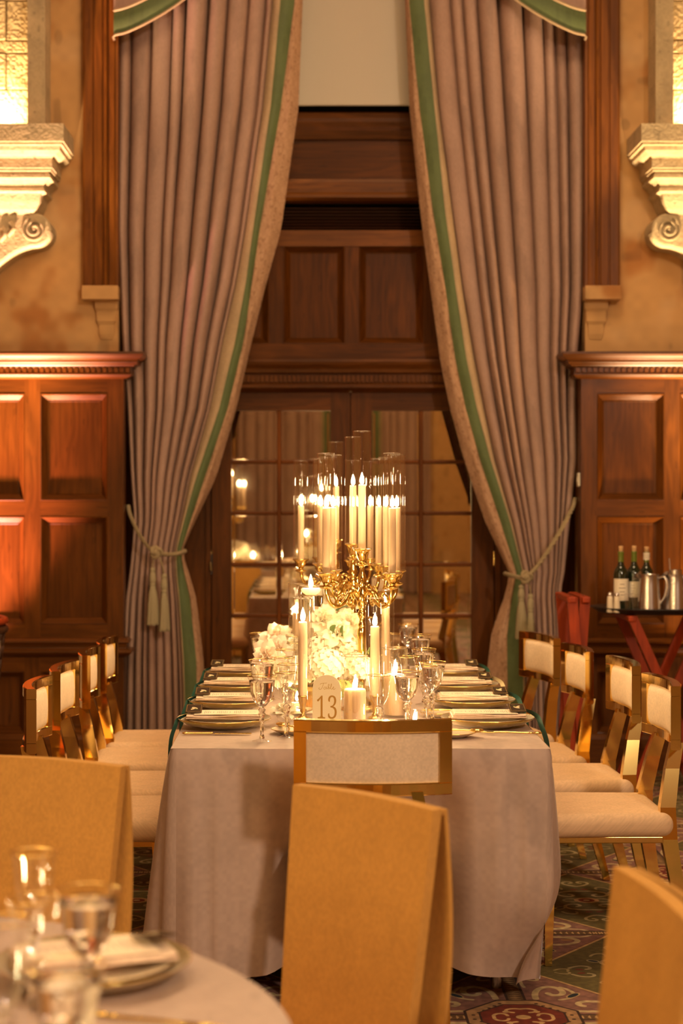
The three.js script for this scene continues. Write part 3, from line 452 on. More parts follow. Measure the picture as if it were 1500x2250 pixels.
// ---------------------------------------------------------------- long table and its cloth
const TC = [0.1685, -6.215], TA = 0.5535, TB = 1.215, TY = 0.762;
{
  const t = thing('banquet_table', 'long folding banquet table under the taupe velvet cloth', 'table', [TC[0], 0, TC[1]]);
  mesh('tabletop', box(2 * TA - 0.012, 0.03, 2 * TB - 0.012, 0, TY - 0.023, 0, 0.006), M.plastic, t);
  for (const sx of [-1, 1]) for (const sz of [-1, 1]) mesh('leg', mv(new THREE.CylinderGeometry(0.016, 0.016, TY - 0.037, 12), sx * 0.42, (TY - 0.037) / 2, sz * 0.98), M.steel, t);
  // cloth: flat top, drop with corner folds
  const R = 0.018, pts = [], hw = TA, hd = TB, step = 0.022;
  const side = (x0, z0, x1, z1, nx, nz, len) => { const n = Math.round(len / step); for (let i = 0; i < n; i++) { const f = i / n; pts.push([lerp(x0, x1, f), lerp(z0, z1, f), nx, nz, Math.min(f, 1 - f) * len, f * len, nx ? 1 : 0, nx || nz]); } };
  const corner = (cx, cz, a0) => { for (let i = 0; i < 6; i++) { const a = a0 + i / 6 * Math.PI / 2; pts.push([cx + R * Math.cos(a), cz + R * Math.sin(a), Math.cos(a), Math.sin(a), 0, 0, -1, 0]); } };
  side(-hw + R, hd, hw - R, hd, 0, 1, 2 * (hw - R)); corner(hw - R, hd - R, Math.PI / 2 * 1); 
  pts.splice(pts.length - 6, 6); for (let i = 0; i < 6; i++) { const a = Math.PI / 2 - i / 6 * Math.PI / 2; pts.push([hw - R + R * Math.cos(a), hd - R + R * Math.sin(a), Math.cos(a), Math.sin(a), 0, 0, -1, 1]); }
  side(hw, hd - R, hw, -hd + R, 1, 0, 2 * (hd - R)); for (let i = 0; i < 6; i++) { const a = -i / 6 * Math.PI / 2; pts.push([hw - R + R * Math.cos(a), -hd + R + R * Math.sin(a), Math.cos(a), Math.sin(a), 0, 0, -1, 2]); }
  side(hw - R, -hd, -hw + R, -hd, 0, -1, 2 * (hw - R)); for (let i = 0; i < 6; i++) { const a = -Math.PI / 2 - i / 6 * Math.PI / 2; pts.push([-hw + R + R * Math.cos(a), -hd + R + R * Math.sin(a), Math.cos(a), Math.sin(a), 0, 0, -1, 3]); }
  side(-hw, -hd + R, -hw, hd - R, -1, 0, 2 * (hd - R)); for (let i = 0; i < 6; i++) { const a = Math.PI - i / 6 * Math.PI / 2; pts.push([-hw + R + R * Math.cos(a), hd - R + R * Math.sin(a), Math.cos(a), Math.sin(a), 0, 0, -1, 4]); }
  const n = pts.length, NV = 30, hem = 0.115;
  const skirt = grid(n, NV, (a, b) => {
    const i = Math.round(a * n) % n, [x, z, nx, nz, l, s] = pts[i];
    const t = b, ease = Math.pow(t, 0.8), right = x > 0 ? 1 : 0, front = z > 0 ? 1 : 0;
    const bump = 0.036 * Math.exp(-(((l - 0.05) / 0.028) ** 2)) + 0.03 * Math.exp(-(((l - 0.125) / 0.035) ** 2)) - 0.012 * Math.exp(-((l / 0.022) ** 2)) - 0.014 * Math.exp(-(((l - 0.088) / 0.018) ** 2));
    let o = 0.004 + ease * (0.012 + bump * 1.15 * (right ? 1 - 0.9 * smooth(0.45, 0.95, t) : 1) + 0.007 * Math.sin(s * 15 + x * 3) + 0.006 * Math.sin(s * 27 + 1) + 0.003 * Math.sin(s * 61 + t * 3));
    const c = Math.exp(-((l / 0.19) ** 2));
    if (right) o -= 0.13 * c * Math.pow(smooth(0.5, 1.05, t), 1.5); else o += 0.03 * c * ease;
    let y = TY - Math.min(1, t * 30) * 0.004 - t * (TY - hem) - c * t * t * (right ? 0.045 : 0.015);
    const press = (u, a0, a1, d) => d * smooth(a0 - 0.05, a0 + 0.05, u) * (1 - smooth(a1 - 0.05, a1 + 0.05, u)) * smooth(0.02, 0.34, t);   // the seats pushed under the table hold the cloth in
    if (nz > 0.5) o -= press(x + TC[0], -0.07, 0.45, 0.125);
    if (nx > 0.5) { const d = -(z + TC[1]); o -= press(d, 6.62, 7.14, 0.1) + press(d, 7.24, 7.72, 0.16); }
    if (t === 0) o = 0;
    return [x + nx * o, y, z + nz * o];
  }, (a, b) => [a * 2 * (2 * TA + 2 * TB), b * 0.65]);
  const top = []; { const seg = 24; const g = grid(20, 44, (a, b) => { const x = lerp(-hw + 0.001, hw - 0.001, a), z = lerp(hd - 0.001, -hd + 0.001, b); return [x, TY + 0.0008 * Math.sin(x * 9 + z * 5) * Math.sin(z * 7), z]; }, (a, b) => [a * 1.1, b * 2.4]); top.push(g); }
  const c = mesh('tablecloth', gang([skirt, ...top]), M.cloth, scene); c.name = numbered('tablecloth'); c.position.set(TC[0], 0, TC[1]);
  tag(c, 'taupe velvet tablecloth draped over the long table with hanging corners', 'tablecloth');
}

// ---------------------------------------------------------------- candles, flames, glass
const flameGeo = lathePoly([[0, 0], [0.0042, 0.003], [0.0068, 0.01], [0.0058, 0.02], [0.0026, 0.032], [0, 0.04]], 14, 3);
function flame(parent, y, cd = LIGHT.flame, k = 1) {
  const w = mesh('wick', mv(new THREE.CylinderGeometry(0.0009, 0.0009, 0.009, 6), 0, y + 0.004, 0), M.wick, parent);
  const f = mesh('flame', flameGeo, M.flame, parent); f.position.y = y + 0.005; f.scale.setScalar(k); f.castShadow = false;
  const l = new THREE.PointLight(CANDLE, cd, 0, 2); l.position.y = 0.012; l.shadow.radius = 0.25; l.castShadow = true; f.add(l);
}
const ring = (r, t, y) => mv(new THREE.TorusGeometry(r, t, 6, 40), 0, y, 0, Math.PI / 2);
const taper = kind('taper_candle', 'candle', 'lit ivory taper candles', () => { const g = new THREE.Group(); mesh('candle_body', lathe([[0, 0], [0.0125, 0], [0.0128, 0.11], [0.0125, 0.215], [0.0112, 0.22], [0.006, 0.2185], [0, 0.217]], 20), M.wax, g); flame(g, 0.217); return g; });
const sleeve = kind('hurricane_glass', 'glass sleeve', 'tall clear hurricane sleeves on the candelabra', () => { const g = new THREE.Group(); mesh('glass_tube', lathe([[0.0325, 0], [0.0305, 0.03], [0.0302, 0.403]], 40), M.sleeveGlass, g); mesh('rim', gang([ring(0.0302, 0.0014, 0.403), ring(0.0325, 0.0012, 0.001)]), M.crystal, g); return g; });
const ARM = 0.158, ARM_Y = 0.474, TOP_Y = 0.553;
const candelabrum = kind('candelabrum', 'candelabrum', 'gold candelabra along the long table', () => {
  const g = new THREE.Group();
  mesh('foot', lathePoly([[0, 0.0], [0.068, 0.0], [0.071, 0.006], [0.062, 0.013], [0.044, 0.018], [0.034, 0.03], [0.018, 0.042], [0.011, 0.06], [0.0095, 0.1], [0, 0.101]], 36), M.goldSatin, g);
  mesh('stem', lathe([[0.008, 0.1], [0.0125, 0.104], [0.0125, 0.109], [0.0085, 0.114], [0.0095, 0.14], [0.0125, 0.19], [0.0155, 0.24], [0.0168, 0.262], [0.0155, 0.276], [0.0105, 0.284], [0.0135, 0.288], [0.0135, 0.294], [0.0095, 0.3], [0.009, 0.313], [0.013, 0.319], [0.0165, 0.329], [0.013, 0.339], [0.0095, 0.344], [0.0125, 0.352], [0.0175, 0.364], [0.0205, 0.384], [0.0185, 0.404], [0.0115, 0.417], [0.0145, 0.428], [0.0175, 0.444], [0.0135, 0.462], [0.0085, 0.474], [0.0085, 0.49], [0.011, 0.494], [0.0225, 0.498], [0.0235, 0.501], [0.0095, 0.506], [0.0115, 0.512], [0.0175, 0.522], [0.022, 0.534], [0.0255, 0.546], [0.0345, 0.551], [0.0345, TOP_Y], [0, TOP_Y]], 30), M.gold, g);
  for (let i = 0; i < 4; i++) {
    const a = Math.PI / 4 + i * Math.PI / 2 + 0.12, cs = Math.cos(a), sn = Math.sin(a), P = ([r, y]) => [r * cs, y, r * sn];
    const arm = mesh('arm', tube([[0.012, 0.388], [0.034, 0.408], [0.056, 0.402], [0.078, 0.374], [0.104, 0.36], [0.134, 0.368], [0.152, 0.395], [ARM, 0.426]].map(P), 0.0068, 40, 10), M.gold, g);
    mesh('scroll', tube([[0.05, 0.4], [0.045, 0.38], [0.055, 0.362], [0.068, 0.37], [0.062, 0.382]].map(P), 0.0045, 20, 8), M.gold, arm);
    mesh('scroll', tube([[0.118, 0.362], [0.112, 0.384], [0.1, 0.394], [0.09, 0.386], [0.098, 0.378]].map(P), 0.0042, 20, 8), M.gold, arm);
    mesh('cup', lathe([[0, 0.418], [0.01, 0.42], [0.0225, 0.426], [0.0235, 0.43], [0.0095, 0.434], [0.0115, 0.44], [0.0175, 0.448], [0.022, 0.458], [0.0255, 0.467], [0.0345, 0.472], [0.0345, ARM_Y], [0, ARM_Y]], 26).translate(ARM * cs, 0, ARM * sn), M.gold, arm);
  }
  return g;
});
const armSpot = (i) => { const a = Math.PI / 4 + i * Math.PI / 2 + 0.12; return [ARM * Math.cos(a), ARM * Math.sin(a)]; };
const armWord = ['front arm nearer the tray stands', 'front arm nearer the pink wainscot', 'rear arm nearer the pink wainscot', 'rear arm nearer the tray stands'];
[['nearest', 0.203, -5.9], ['middle', 0.19, -6.5], ['farthest', 0.137, -7.1]].forEach(([w, x, z], k) => {
  candelabrum(`five-light polished gold candelabrum, the ${w} of three down the long table`, [x, TY + 0.001, z], [0, 0.2, -0.25][k]);
  const turn = [0, 0.2, -0.25][k];
  const put = (dx, dz, y, word) => {
    const c = Math.cos(turn), s = Math.sin(turn), px = x + dx * c + dz * s, pz = z - dx * s + dz * c;
    taper(`lit ivory taper on the ${word} of the ${w} candelabrum`, [px, TY + y + 0.0015, pz]);
    sleeve(`clear glass hurricane sleeve on the ${word} of the ${w} candelabrum`, [px, TY + y + 0.0015, pz]);
  };
  put(0, 0, TOP_Y, 'central cup'); for (let i = 0; i < 4; i++) put(...armSpot(i), ARM_Y, armWord[i]);
});
// low candles standing among the flowers
const tallGlass = kind('cylinder_vase', 'glass cylinder', 'clear glass candle cylinders on the long table', () => { const g = new THREE.Group(); mesh('glass_wall', lathe([[0, 0.0], [0.03, 0.0], [0.0302, 0.004], [0.03, 0.40]], 40), M.sleeveGlass, g); mesh('rim', gang([ring(0.03, 0.0014, 0.4), ring(0.0295, 0.0015, 0.002)]), M.crystal, g); return g; });
const shortStick = kind('candlestick', 'candlestick', 'small brass candlesticks in the glass cylinders', () => { const g = new THREE.Group(); mesh('stick', lathe([[0, 0.004], [0.024, 0.004], [0.025, 0.008], [0.012, 0.014], [0.007, 0.024], [0.0105, 0.032], [0.0075, 0.04], [0.011, 0.052], [0.0145, 0.06], [0.016, 0.074], [0.0185, 0.078], [0.0185, 0.081], [0, 0.081]], 24), M.goldSatin, g); return g; });
const longTaper = kind('taper_candle', 'candle', 'lit ivory taper candles', () => { const g = new THREE.Group(); mesh('candle_body', lathe([[0, 0], [0.0155, 0], [0.0155, 0.13], [0.014, 0.252], [0.0125, 0.258], [0.007, 0.2565], [0, 0.255]], 20), M.wax, g); flame(g, 0.255, LIGHT.flame * 1.3, 1.15); return g; });
const tapers = [[-0.0, -5.62, 0.262, 'wide cylinder left of the number card'], [0.236, -5.63, 0.25, 'cylinder right of the pillar candle'], [0.294, -6.1, 0.26, 'cylinder behind the right taper'], [-0.025, -6.55, 0.25, 'cylinder behind the flowers']];
tapers[0][3] = 'cylinder beside the table number card'; tapers[1][3] = 'cylinder beside the lit square pillar candle'; tapers[2][3] = 'cylinder beyond the pillar candle on the tray stand side'; tapers[3][3] = 'cylinder beyond the flowers on the pink wainscot side';
for (const [x, z, h, w] of tapers) {
  tallGlass(`tall clear glass ${w}`, [x, TY + 0.001, z]);
  shortStick(`small brass candlestick standing in the ${w}`, [x, TY + 0.002, z]);
  longTaper(`tall ivory taper burning in the ${w}`, [x, TY + 0.084, z], 0, (o) => (o.scale.y = [0.93, 0.87, 1, 0.8][tapers.findIndex((t) => t[3] === w)]));
}
{ const g = thing('floating_candle_vase', 'wide tall glass cylinder of water with a floating candle, behind the front taper', 'vase', [0.028, TY + 0.001, -6.02], 0);
  mesh('glass_wall', lathe([[0, 0], [0.044, 0], [0.0445, 0.005], [0.044, 0.42]], 44), M.glass, g); mesh('rim', ring(0.044, 0.0015, 0.42), M.crystal, g);
  mesh('water', lathe([[0, 0.012], [0.042, 0.012], [0.042, 0.385], [0, 0.386]], 36), M.water, g);
  const fc = thing('floating_candle', 'white floating candle lit at the top of the tall water cylinder', 'candle', [0.028, TY + 0.388, -6.02]); mesh('candle_body', lathe([[0, 0.001], [0.018, 0.001], [0.032, 0.012], [0.034, 0.022], [0.03, 0.024], [0, 0.02]], 24), M.waxGlow, fc); flame(fc, 0.02, LIGHT.flame * 1.5, 1.2); }
const pillarGlass = kind('candle_cylinder', 'glass cylinder', 'wide glass cylinders round the pillar candles', () => { const g = new THREE.Group(); mesh('glass_wall', lathe([[0, 0], [0.043, 0], [0.0435, 0.004], [0.043, 0.228]], 44), M.sleeveGlass, g); mesh('rim', gang([ring(0.043, 0.0015, 0.228), ring(0.0425, 0.0018, 0.002)]), M.crystal, g); return g; });
const pillar = kind('pillar_candle', 'candle', 'lit white pillar candles', () => { const g = new THREE.Group(); mesh('candle_body', lathe([[0, 0.004], [0.0345, 0.004], [0.035, 0.008], [0.035, 0.116], [0.033, 0.121], [0.029, 0.122], [0.024, 0.115], [0, 0.112]], 36), M.wax, g); flame(g, 0.112, LIGHT.flame * 1.4, 1.1); return g; });
for (const [x, z, w, sy] of [[0.165, -5.45, 'just right of the table number card', 1], [0.306, -5.72, 'behind the front wine goblets', 1.15], [0.21, -6.85, 'between the two farther candelabra', 1], [0.02, -7.2, 'at the doorway end of the table', 1]]) {
  pillarGlass(`wide clear glass cylinder round the pillar candle ${w}`, [x, TY + 0.001, z]); pillar(`white pillar candle burning ${w}`, [x, TY + 0.002, z], 0, (o) => (o.scale.y = sy));
}
{ const f = kind('tealight_cup', 'tealight', 'small tealight cups', () => { const g = new THREE.Group(); mesh('glass_cup', lathe([[0, 0], [0.021, 0], [0.024, 0.01], [0.027, 0.06]], 32), M.glass, g); mesh('rim', ring(0.027, 0.001, 0.06), M.glass, g); mesh('wax', lathe([[0, 0.004], [0.018, 0.004], [0.019, 0.02], [0, 0.02]], 20), M.waxGlow, g); flame(g, 0.02, LIGHT.flame * 0.8, 0.9); return g; });
  f('small glass tealight glowing among the goblets on the tray stand side', [0.352, TY + 0.001, -5.4]); f('small glass tealight glowing beside the low white blooms', [-0.02, TY + 0.001, -5.95]); f('small glass tealight glowing near the farthest candelabrum foot', [0.26, TY + 0.001, -7.05]); }

// table number card in a slim stand
{ const t = canvasTex(352, 708, (x, W, H) => { x.fillStyle = '#efe0b6'; x.fillRect(0, 0, W, H);
    x.strokeStyle = '#c29c4c'; x.translate(0, -34); x.lineCap = 'round'; x.lineWidth = 5; const sc = (p) => { x.beginPath(); x.moveTo(p[0], p[1]); for (let i = 2; i < p.length; i += 6) x.bezierCurveTo(...p.slice(i, i + 6)); x.stroke(); };
    sc([96, 152, 116, 128, 150, 140, 178, 134]); sc([136, 140, 128, 170, 122, 210, 96, 214, 76, 214, 74, 196, 88, 192]); sc([172, 196, 164, 176, 142, 182, 142, 200, 142, 218, 162, 216, 172, 190, 170, 206, 174, 214, 186, 206]);
    sc([186, 206, 200, 190, 212, 160, 204, 148, 196, 146, 192, 180, 194, 200, 198, 216, 216, 210, 214, 194, 212, 186, 200, 188, 198, 194]); sc([214, 204, 232, 188, 244, 152, 236, 144, 228, 144, 222, 190, 228, 206, 234, 216, 244, 208, 250, 200]); sc([250, 202, 264, 196, 270, 184, 262, 180, 250, 180, 248, 214, 264, 214, 272, 212, 278, 206, 282, 200]);
    x.translate(0, 34); x.fillStyle = '#b0822a'; x.save(); x.translate(W / 2 + 2, 540); x.scale(0.62, 1); x.font = '395px serif'; x.textAlign = 'center'; x.fillText('13', 0, 0); x.restore(); });
  const sh = new THREE.Shape(), w = 0.044, h = 0.177; sh.moveTo(-w, 0); sh.lineTo(w, 0); sh.lineTo(w, h - w * 1.05); sh.bezierCurveTo(w, h - 0.012, w * 0.45, h, 0, h); sh.bezierCurveTo(-w * 0.45, h, -w, h - 0.012, -w, h - w * 1.05); sh.closePath();
  const g = new THREE.ExtrudeGeometry(sh, { depth: 0.004, bevelEnabled: false, curveSegments: 16 }); const p = g.attributes.position, uv = g.attributes.uv; for (let i = 0; i < p.count; i++) uv.setXY(i, (p.getX(i) + w) / (2 * w), p.getY(i) / h);
  const o = thing('table_number_card', 'arched cream table number card with gold lettering at the near end', 'table number', [0.074, TY + 0.004, -5.33], -0.05); mesh('card', g, std({ map: t, roughness: 0.6 }), o); mesh('stand', box(0.06, 0.01, 0.03, 0, 0.002, 0.002, 0.003), M.goldSatin, o); }

// ---------------------------------------------------------------- flowers
const petalGeo = (w, h, curl, cup) => grid(4, 5, (a, b) => { const s = Math.sin(Math.PI * Math.min(1, 0.12 + b * 0.86)), x = (a - 0.5) * w * (0.35 + 0.65 * s); return [x, b * h, cup * (1 - 4 * (a - 0.5) ** 2) * h * -1 + cup * h + curl * b * b * h]; });
function roseGeo(R, n = 20) { const gs = []; for (let i = 0; i < n; i++) { const t = i / (n - 1), a = i * 2.4 + rnd() * 0.3, tilt = lerp(0.05, 1.25, t * t), w = R * lerp(0.7, 1.35, t), h = R * lerp(0.9, 1.1, t); gs.push(petalGeo(w, h, lerp(-0.1, 0.55, t), 0.22).rotateX(tilt).translate(0, -R * 0.35, R * lerp(0.06, 0.3, t)).rotateY(a)); } return gang(gs); }
function hydrangeaGeo(R, n = 75) { const gs = [], pg = petalGeo(0.013, 0.0135, 0.2, 0.1); for (let i = 0; i < n; i++) { const y = 1 - (i + 0.5) / n * 1.55, r = Math.sqrt(Math.max(0, 1 - y * y)), a = i * 2.39996, k = R * (0.92 + 0.14 * rnd()), q = new THREE.Quaternion().setFromUnitVectors(V(0, 0, 1), V(r * Math.cos(a), y, r * Math.sin(a)).normalize()); for (let p = 0; p < 4; p++) gs.push(pg.clone().rotateZ(p * Math.PI / 2 + i).applyQuaternion(q).translate(k * r * Math.cos(a), k * y * 0.85, k * r * Math.sin(a))); } gs.push(new THREE.SphereGeometry(R * 0.86, 14, 10).scale(1, 0.85, 1)); return gang(gs); }
const leafGeo = (l) => petalGeo(l * 0.45, l, -0.25, 0.08);
const roseA = roseGeo(0.034), roseB = roseGeo(0.03, 16), hydA = hydrangeaGeo(0.062), hydB = hydrangeaGeo(0.055, 64), limeG = hydrangeaGeo(0.035, 34);
function arrangement(label, pos, list, vaseR = 0.06, turn = 0) {
  const g = thing('flower_arrangement', label, 'flowers', pos, turn, undefined);
  mesh('bowl', lathePoly([[0, 0.0], [vaseR * 0.7, 0.0], [vaseR, 0.03], [vaseR * 1.05, 0.06], [vaseR * 0.9, 0.075]], 28), M.goldSatin, g);
  for (const [kindOf, x, y, z, s = 1, rx = 0, rz = 0] of list) {
    const m = { rose: ['rose', roseA, M.petal], pink: ['rose', roseB, M.petalPink], hyd: ['hydrangea', hydA, M.petal], hyb: ['hydrangea', hydB, M.petal], lime: ['green_filler', limeG, M.lime], leaf: ['leaf', leafGeo(0.055), M.leaf] }[kindOf];
    const f = mesh(m[0], m[1], m[2], g); f.position.set(x, y, z); f.scale.setScalar(s); f.rotation.set(rx, rnd() * 6, rz);
    if (kindOf !== 'leaf' && kindOf !== 'lime') mesh('stalk', tube([[0, -0.02, 0], [-x * 0.4, -y * 0.5, -z * 0.4], [-x * 0.9, Math.min(-0.03, 0.05 - y), -z * 0.9]], 0.003, 8, 5), M.leaf, f).rotation.set(0, -f.rotation.y, 0);
  }
  return g;
}
arrangement('low mound of white hydrangea and roses round the nearest candelabrum', [0.06, TY + 0.001, -5.98], [
  ['hyd', 0.02, 0.16, 0.16, 1.05], ['hyd', -0.07, 0.13, 0.06, 1], ['hyb', 0.12, 0.15, 0.12, 1], ['hyb', -0.13, 0.1, -0.04, 0.95], ['hyd', 0.1, 0.2, 0.02, 0.9], ['hyb', 0.0, 0.2, 0.02, 1], ['rose', -0.155, 0.135, 0.1, 1.1, 1.0, 0.2], ['pink', -0.185, 0.18, 0.02, 1.4, 0.9, 0.4], ['pink', -0.15, 0.2, -0.08, 1.3, 0.7, 0.3],
  ['rose', 0.06, 0.27, 0.06, 1.15, 0.9], ['rose', 0.01, 0.31, 0.0, 1.2, 1.0], ['rose', 0.1, 0.3, 0.0, 1.05, 1.0], ['lime', 0.07, 0.085, 0.225, 1], ['lime', 0.03, 0.075, 0.22, 0.8], ['leaf', 0.04, 0.27, 0.1, 1, 1.2], ['leaf', 0.08, 0.25, 0.08, 1, 1.3, 0.5], ['leaf', 0.13, 0.09, 0.19, 1, 1.2], ['leaf', -0.07, 0.07, 0.16, 1, 1.3], ['leaf', -0.19, 0.12, 0.06, 1, 1.1, 0.6], ['leaf', 0.17, 0.19, 0.08, 1.1, 1.3], ['leaf', 0.19, 0.17, 0.1, 1.1, 1.0]], 0.07);
arrangement('white flowers rising behind the middle candelabrum', [0.07, TY + 0.001, -6.62], [['hyd', 0.0, 0.2, 0.1, 1.1], ['hyb', 0.1, 0.24, 0.06, 1], ['rose', 0.03, 0.36, 0.08, 1.3, 1], ['rose', -0.05, 0.31, 0.08, 1.25, 1.1], ['rose', 0.1, 0.33, 0.06, 1.1, 0.8], ['hyb', -0.11, 0.16, 0.06, 1], ['pink', -0.17, 0.2, 0.04, 1.5, 0.9], ['leaf', 0.0, 0.28, 0.14, 1.1, 1.2], ['leaf', 0.06, 0.3, 0.14, 1.1, 1.2, 0.6], ['hyd', 0.02, 0.28, 0.02, 1]], 0.07);
arrangement('white blooms near the doorway end of the table', [0.07, TY + 0.001, -7.22], [['hyd', 0.06, 0.15, 0.06, 1], ['hyb', -0.06, 0.15, 0.06, 1], ['rose', 0.0, 0.24, 0.05, 1.2, 0.9], ['hyb', 0.0, 0.16, 0.0, 1], ['leaf', 0.1, 0.12, 0.1, 1, 1]], 0.06);
{ const g = thing('low_rose', 'single white rose in a small cup at the near end by the brass candlestick', 'flowers', [-0.058, TY + 0.001, -5.52]); mesh('cup', lathe([[0, 0], [0.018, 0], [0.024, 0.02], [0.026, 0.035]], 20), M.glass, g); const r = mesh('rose', roseGeo(0.034, 22), M.petal, g); r.position.y = 0.05; }

// ---------------------------------------------------------------- glassware
const stemProfile = [[0.03, 0.0006], [0.0305, 0.0018], [0.018, 0.004], [0.006, 0.008], [0.0042, 0.02], [0.0045, 0.05], [0.0075, 0.055], [0.0045, 0.06], [0.0058, 0.066], [0.0095, 0.071], [0.0055, 0.077], [0.0085, 0.083], [0.0052, 0.087]];
function glassware(rim, bowl, h, water, foot = 1) {
  const g = new THREE.Group(), s0 = 0.099, bh = h - s0, k0 = s0 / 0.087;
  mesh('foot', lathe([[0.03 * foot, 0.0008], [0.0302 * foot, 0.0016], [0.018 * foot, 0.0042], [0.0062, 0.008]], 30), M.glass, g);
  mesh('stem', lathe([[0, 0.006 * k0], ...stemProfile.slice(3).map(([r, y]) => [r * 1.3, y * k0]), [0, 0.0885 * k0]], 24), M.crystal, g);
  const prof = (t) => { const k = Math.pow(Math.sin(Math.min(1, t * 1.75) * Math.PI / 2), 0.75); return 0.005 + (bowl - 0.005) * k + (rim - bowl) * Math.pow(clamp((t - 0.5) / 0.5), 1.6); };
  const pts = []; for (let i = 0; i <= 16; i++) pts.push([prof(i / 16), s0 + bh * i / 16]); pts[0][0] = 0.0052;
  mesh('bowl', lathe(pts, 36), M.glass, g);
  mesh('gold_rim', ring(rim, 0.0012, h), M.goldSatin, g);
  if (water) { const w = [[0, s0 + 0.004]]; for (let i = 1; i <= 12; i++) { const t = water * i / 12; w.push([Math.max(0.001, prof(t) - 0.0016), s0 + bh * t]); } w.push([0, s0 + bh * water]); mesh('water', lathe(w, 32), M.water, g); }
  return g;
}
const goblet = kind('water_goblet', 'goblet', 'gold rimmed water goblets', () => glassware(0.044, 0.0355, 0.196, 0.86));
const wine = kind('wine_glass', 'wine glass', 'gold rimmed wine glasses', () => glassware(0.0345, 0.029, 0.196, 0, 0.95));
const flute = kind('tall_wine_glass', 'wine glass', 'gold rimmed tall wine glasses', () => glassware(0.033, 0.024, 0.212, 0, 0.9));
const nth = ['nearest', 'second nearest', 'third nearest', 'farthest'], SIDE = ['pink wainscot', 'tray stand'];
[[-0.122, 5.14], [-0.133, 5.63], [-0.112, 6.2], [-0.164, 6.72]].forEach(([x, d], i) => {
  goblet(`water-filled gold rimmed goblet at the ${nth[i]} setting on the pink wainscot side`, [x, TY + 0.002, -d], rnd() * 6);
  wine(`empty gold rimmed wine glass at the ${nth[i]} setting on the pink wainscot side`, [x + 0.072, TY + 0.002, -d - 0.09], rnd() * 6);
  flute(`tall slim wine glass at the ${nth[i]} setting on the pink wainscot side`, [x + 0.075, TY + 0.002, -d - 0.19], rnd() * 6);
});
[[0.42, 5.57, 0.318, 5.27, 0.405, 5.45], [0.425, 6.04, 0.36, 5.92, 0.35, 6.1], [0.453, 6.64, 0.38, 6.5, 0.36, 6.7], [0.44, 7.2, 0.36, 7.08, 0.35, 7.26]].forEach(([x, d, x2, d2, x3, d3], i) => {
  goblet(`water-filled gold rimmed goblet at the ${nth[i]} setting on the tray stand side`, [x, TY + 0.002, -d], rnd() * 6);
  wine(`empty gold rimmed wine glass at the ${nth[i]} setting on the tray stand side`, [x3 - 0.012, TY + 0.002, -d3], rnd() * 6);
  flute(`tall slim wine glass at the ${nth[i]} setting on the tray stand side`, [x3 - 0.06, TY + 0.002, -d3 - 0.12], rnd() * 6);
  if (!i) goblet('full water goblet standing just behind the gold head chair', [x2, TY + 0.002, -d2]);
});
goblet('water goblet in shadow beyond the farthest setting on the pink wainscot side', [-0.06, TY + 0.002, -7.04]);
wine('empty gold rimmed wine glass just behind the gold head chair beside the pillar candle', [0.23, TY + 0.002, -5.16]);

// ---------------------------------------------------------------- place settings
const plateTex = canvasTex(1024, 128, (x, W, H) => { x.fillStyle = '#e2d2a8'; x.fillRect(0, 0, W, H); x.fillStyle = '#c6b36a'; x.fillRect(0, 0, W, 66); x.fillStyle = '#f0e6cc'; for (let i = 0; i < 10; i++) { const cx = i * 102.4 + 40; x.beginPath(); x.moveTo(cx - 50, 100); x.bezierCurveTo(cx - 34, 40, cx - 20, 96, cx - 6, 60); x.bezierCurveTo(cx + 10, 34, cx + 20, 84, cx + 50, 100); x.closePath(); x.fill(); } x.fillStyle = '#b08c2c'; x.fillRect(0, 118, W, 10); }, true);
const plateMat = phy({ map: plateTex, roughness: 0.55, transmission: 0.8, thickness: 0, color: lin(0.97, 0.95, 0.9) });
const menuTex = canvasTex(256, 512, (x, W, H) => { x.fillStyle = '#ead4b8'; x.fillRect(0, 0, W, H); x.fillStyle = '#9a8a78'; x.beginPath(); x.arc(128, 46, 24, 0, 7); x.strokeStyle = '#9a8a78'; x.lineWidth = 4; x.stroke(); const blk = (y, n) => { for (let i = 0; i < n; i++) { const w = 70 + ((i * 53) % 80); x.fillRect(128 - w / 2, y + i * 15, w, 5); } }; blk(96, 1); blk(128, 5); blk(224, 1); blk(250, 6); blk(358, 1); blk(384, 4); });
const photoTex = canvasTex(96, 96, (x) => { x.fillStyle = '#3a2a18'; x.fillRect(0, 0, 96, 96); x.fillStyle = '#7c6238'; x.fillRect(4, 4, 88, 88); x.fillStyle = '#2d2215'; x.fillRect(8, 8, 80, 80); x.fillStyle = '#d9c79e'; x.beginPath(); x.ellipse(52, 48, 20, 10, 0.5, 0, 7); x.fill(); x.beginPath(); x.ellipse(40, 60, 12, 7, -0.6, 0, 7); x.fill(); x.fillStyle = '#4d5a2c'; x.beginPath(); x.ellipse(62, 64, 12, 6, 0.9, 0, 7); x.fill(); });
const charger = kind('charger_plate', 'plate', 'gold patterned charger plates', () => {
  const g = new THREE.Group(), P = [[0, 0.003], [0.07, 0.003], [0.078, 0], [0.084, 0.004], [0.12, 0.012], [0.147, 0.027], [0.15, 0.03], [0.147, 0.0305], [0.118, 0.0165], [0.085, 0.0085], [0, 0.008]];
  const l = lathe(P, 56), uv = l.attributes.uv; for (let i = 0; i < uv.count; i++) { const v = uv.getY(i); uv.setXY(i, uv.getX(i), v < 0.62 ? clamp((v - 0.25) / 0.36) : clamp((0.98 - v) / 0.3)); }
  mesh('plate_body', l, plateMat, g); mesh('gold_edge', ring(0.1495, 0.0009, 0.0302), M.goldSatin, g); return g;
});
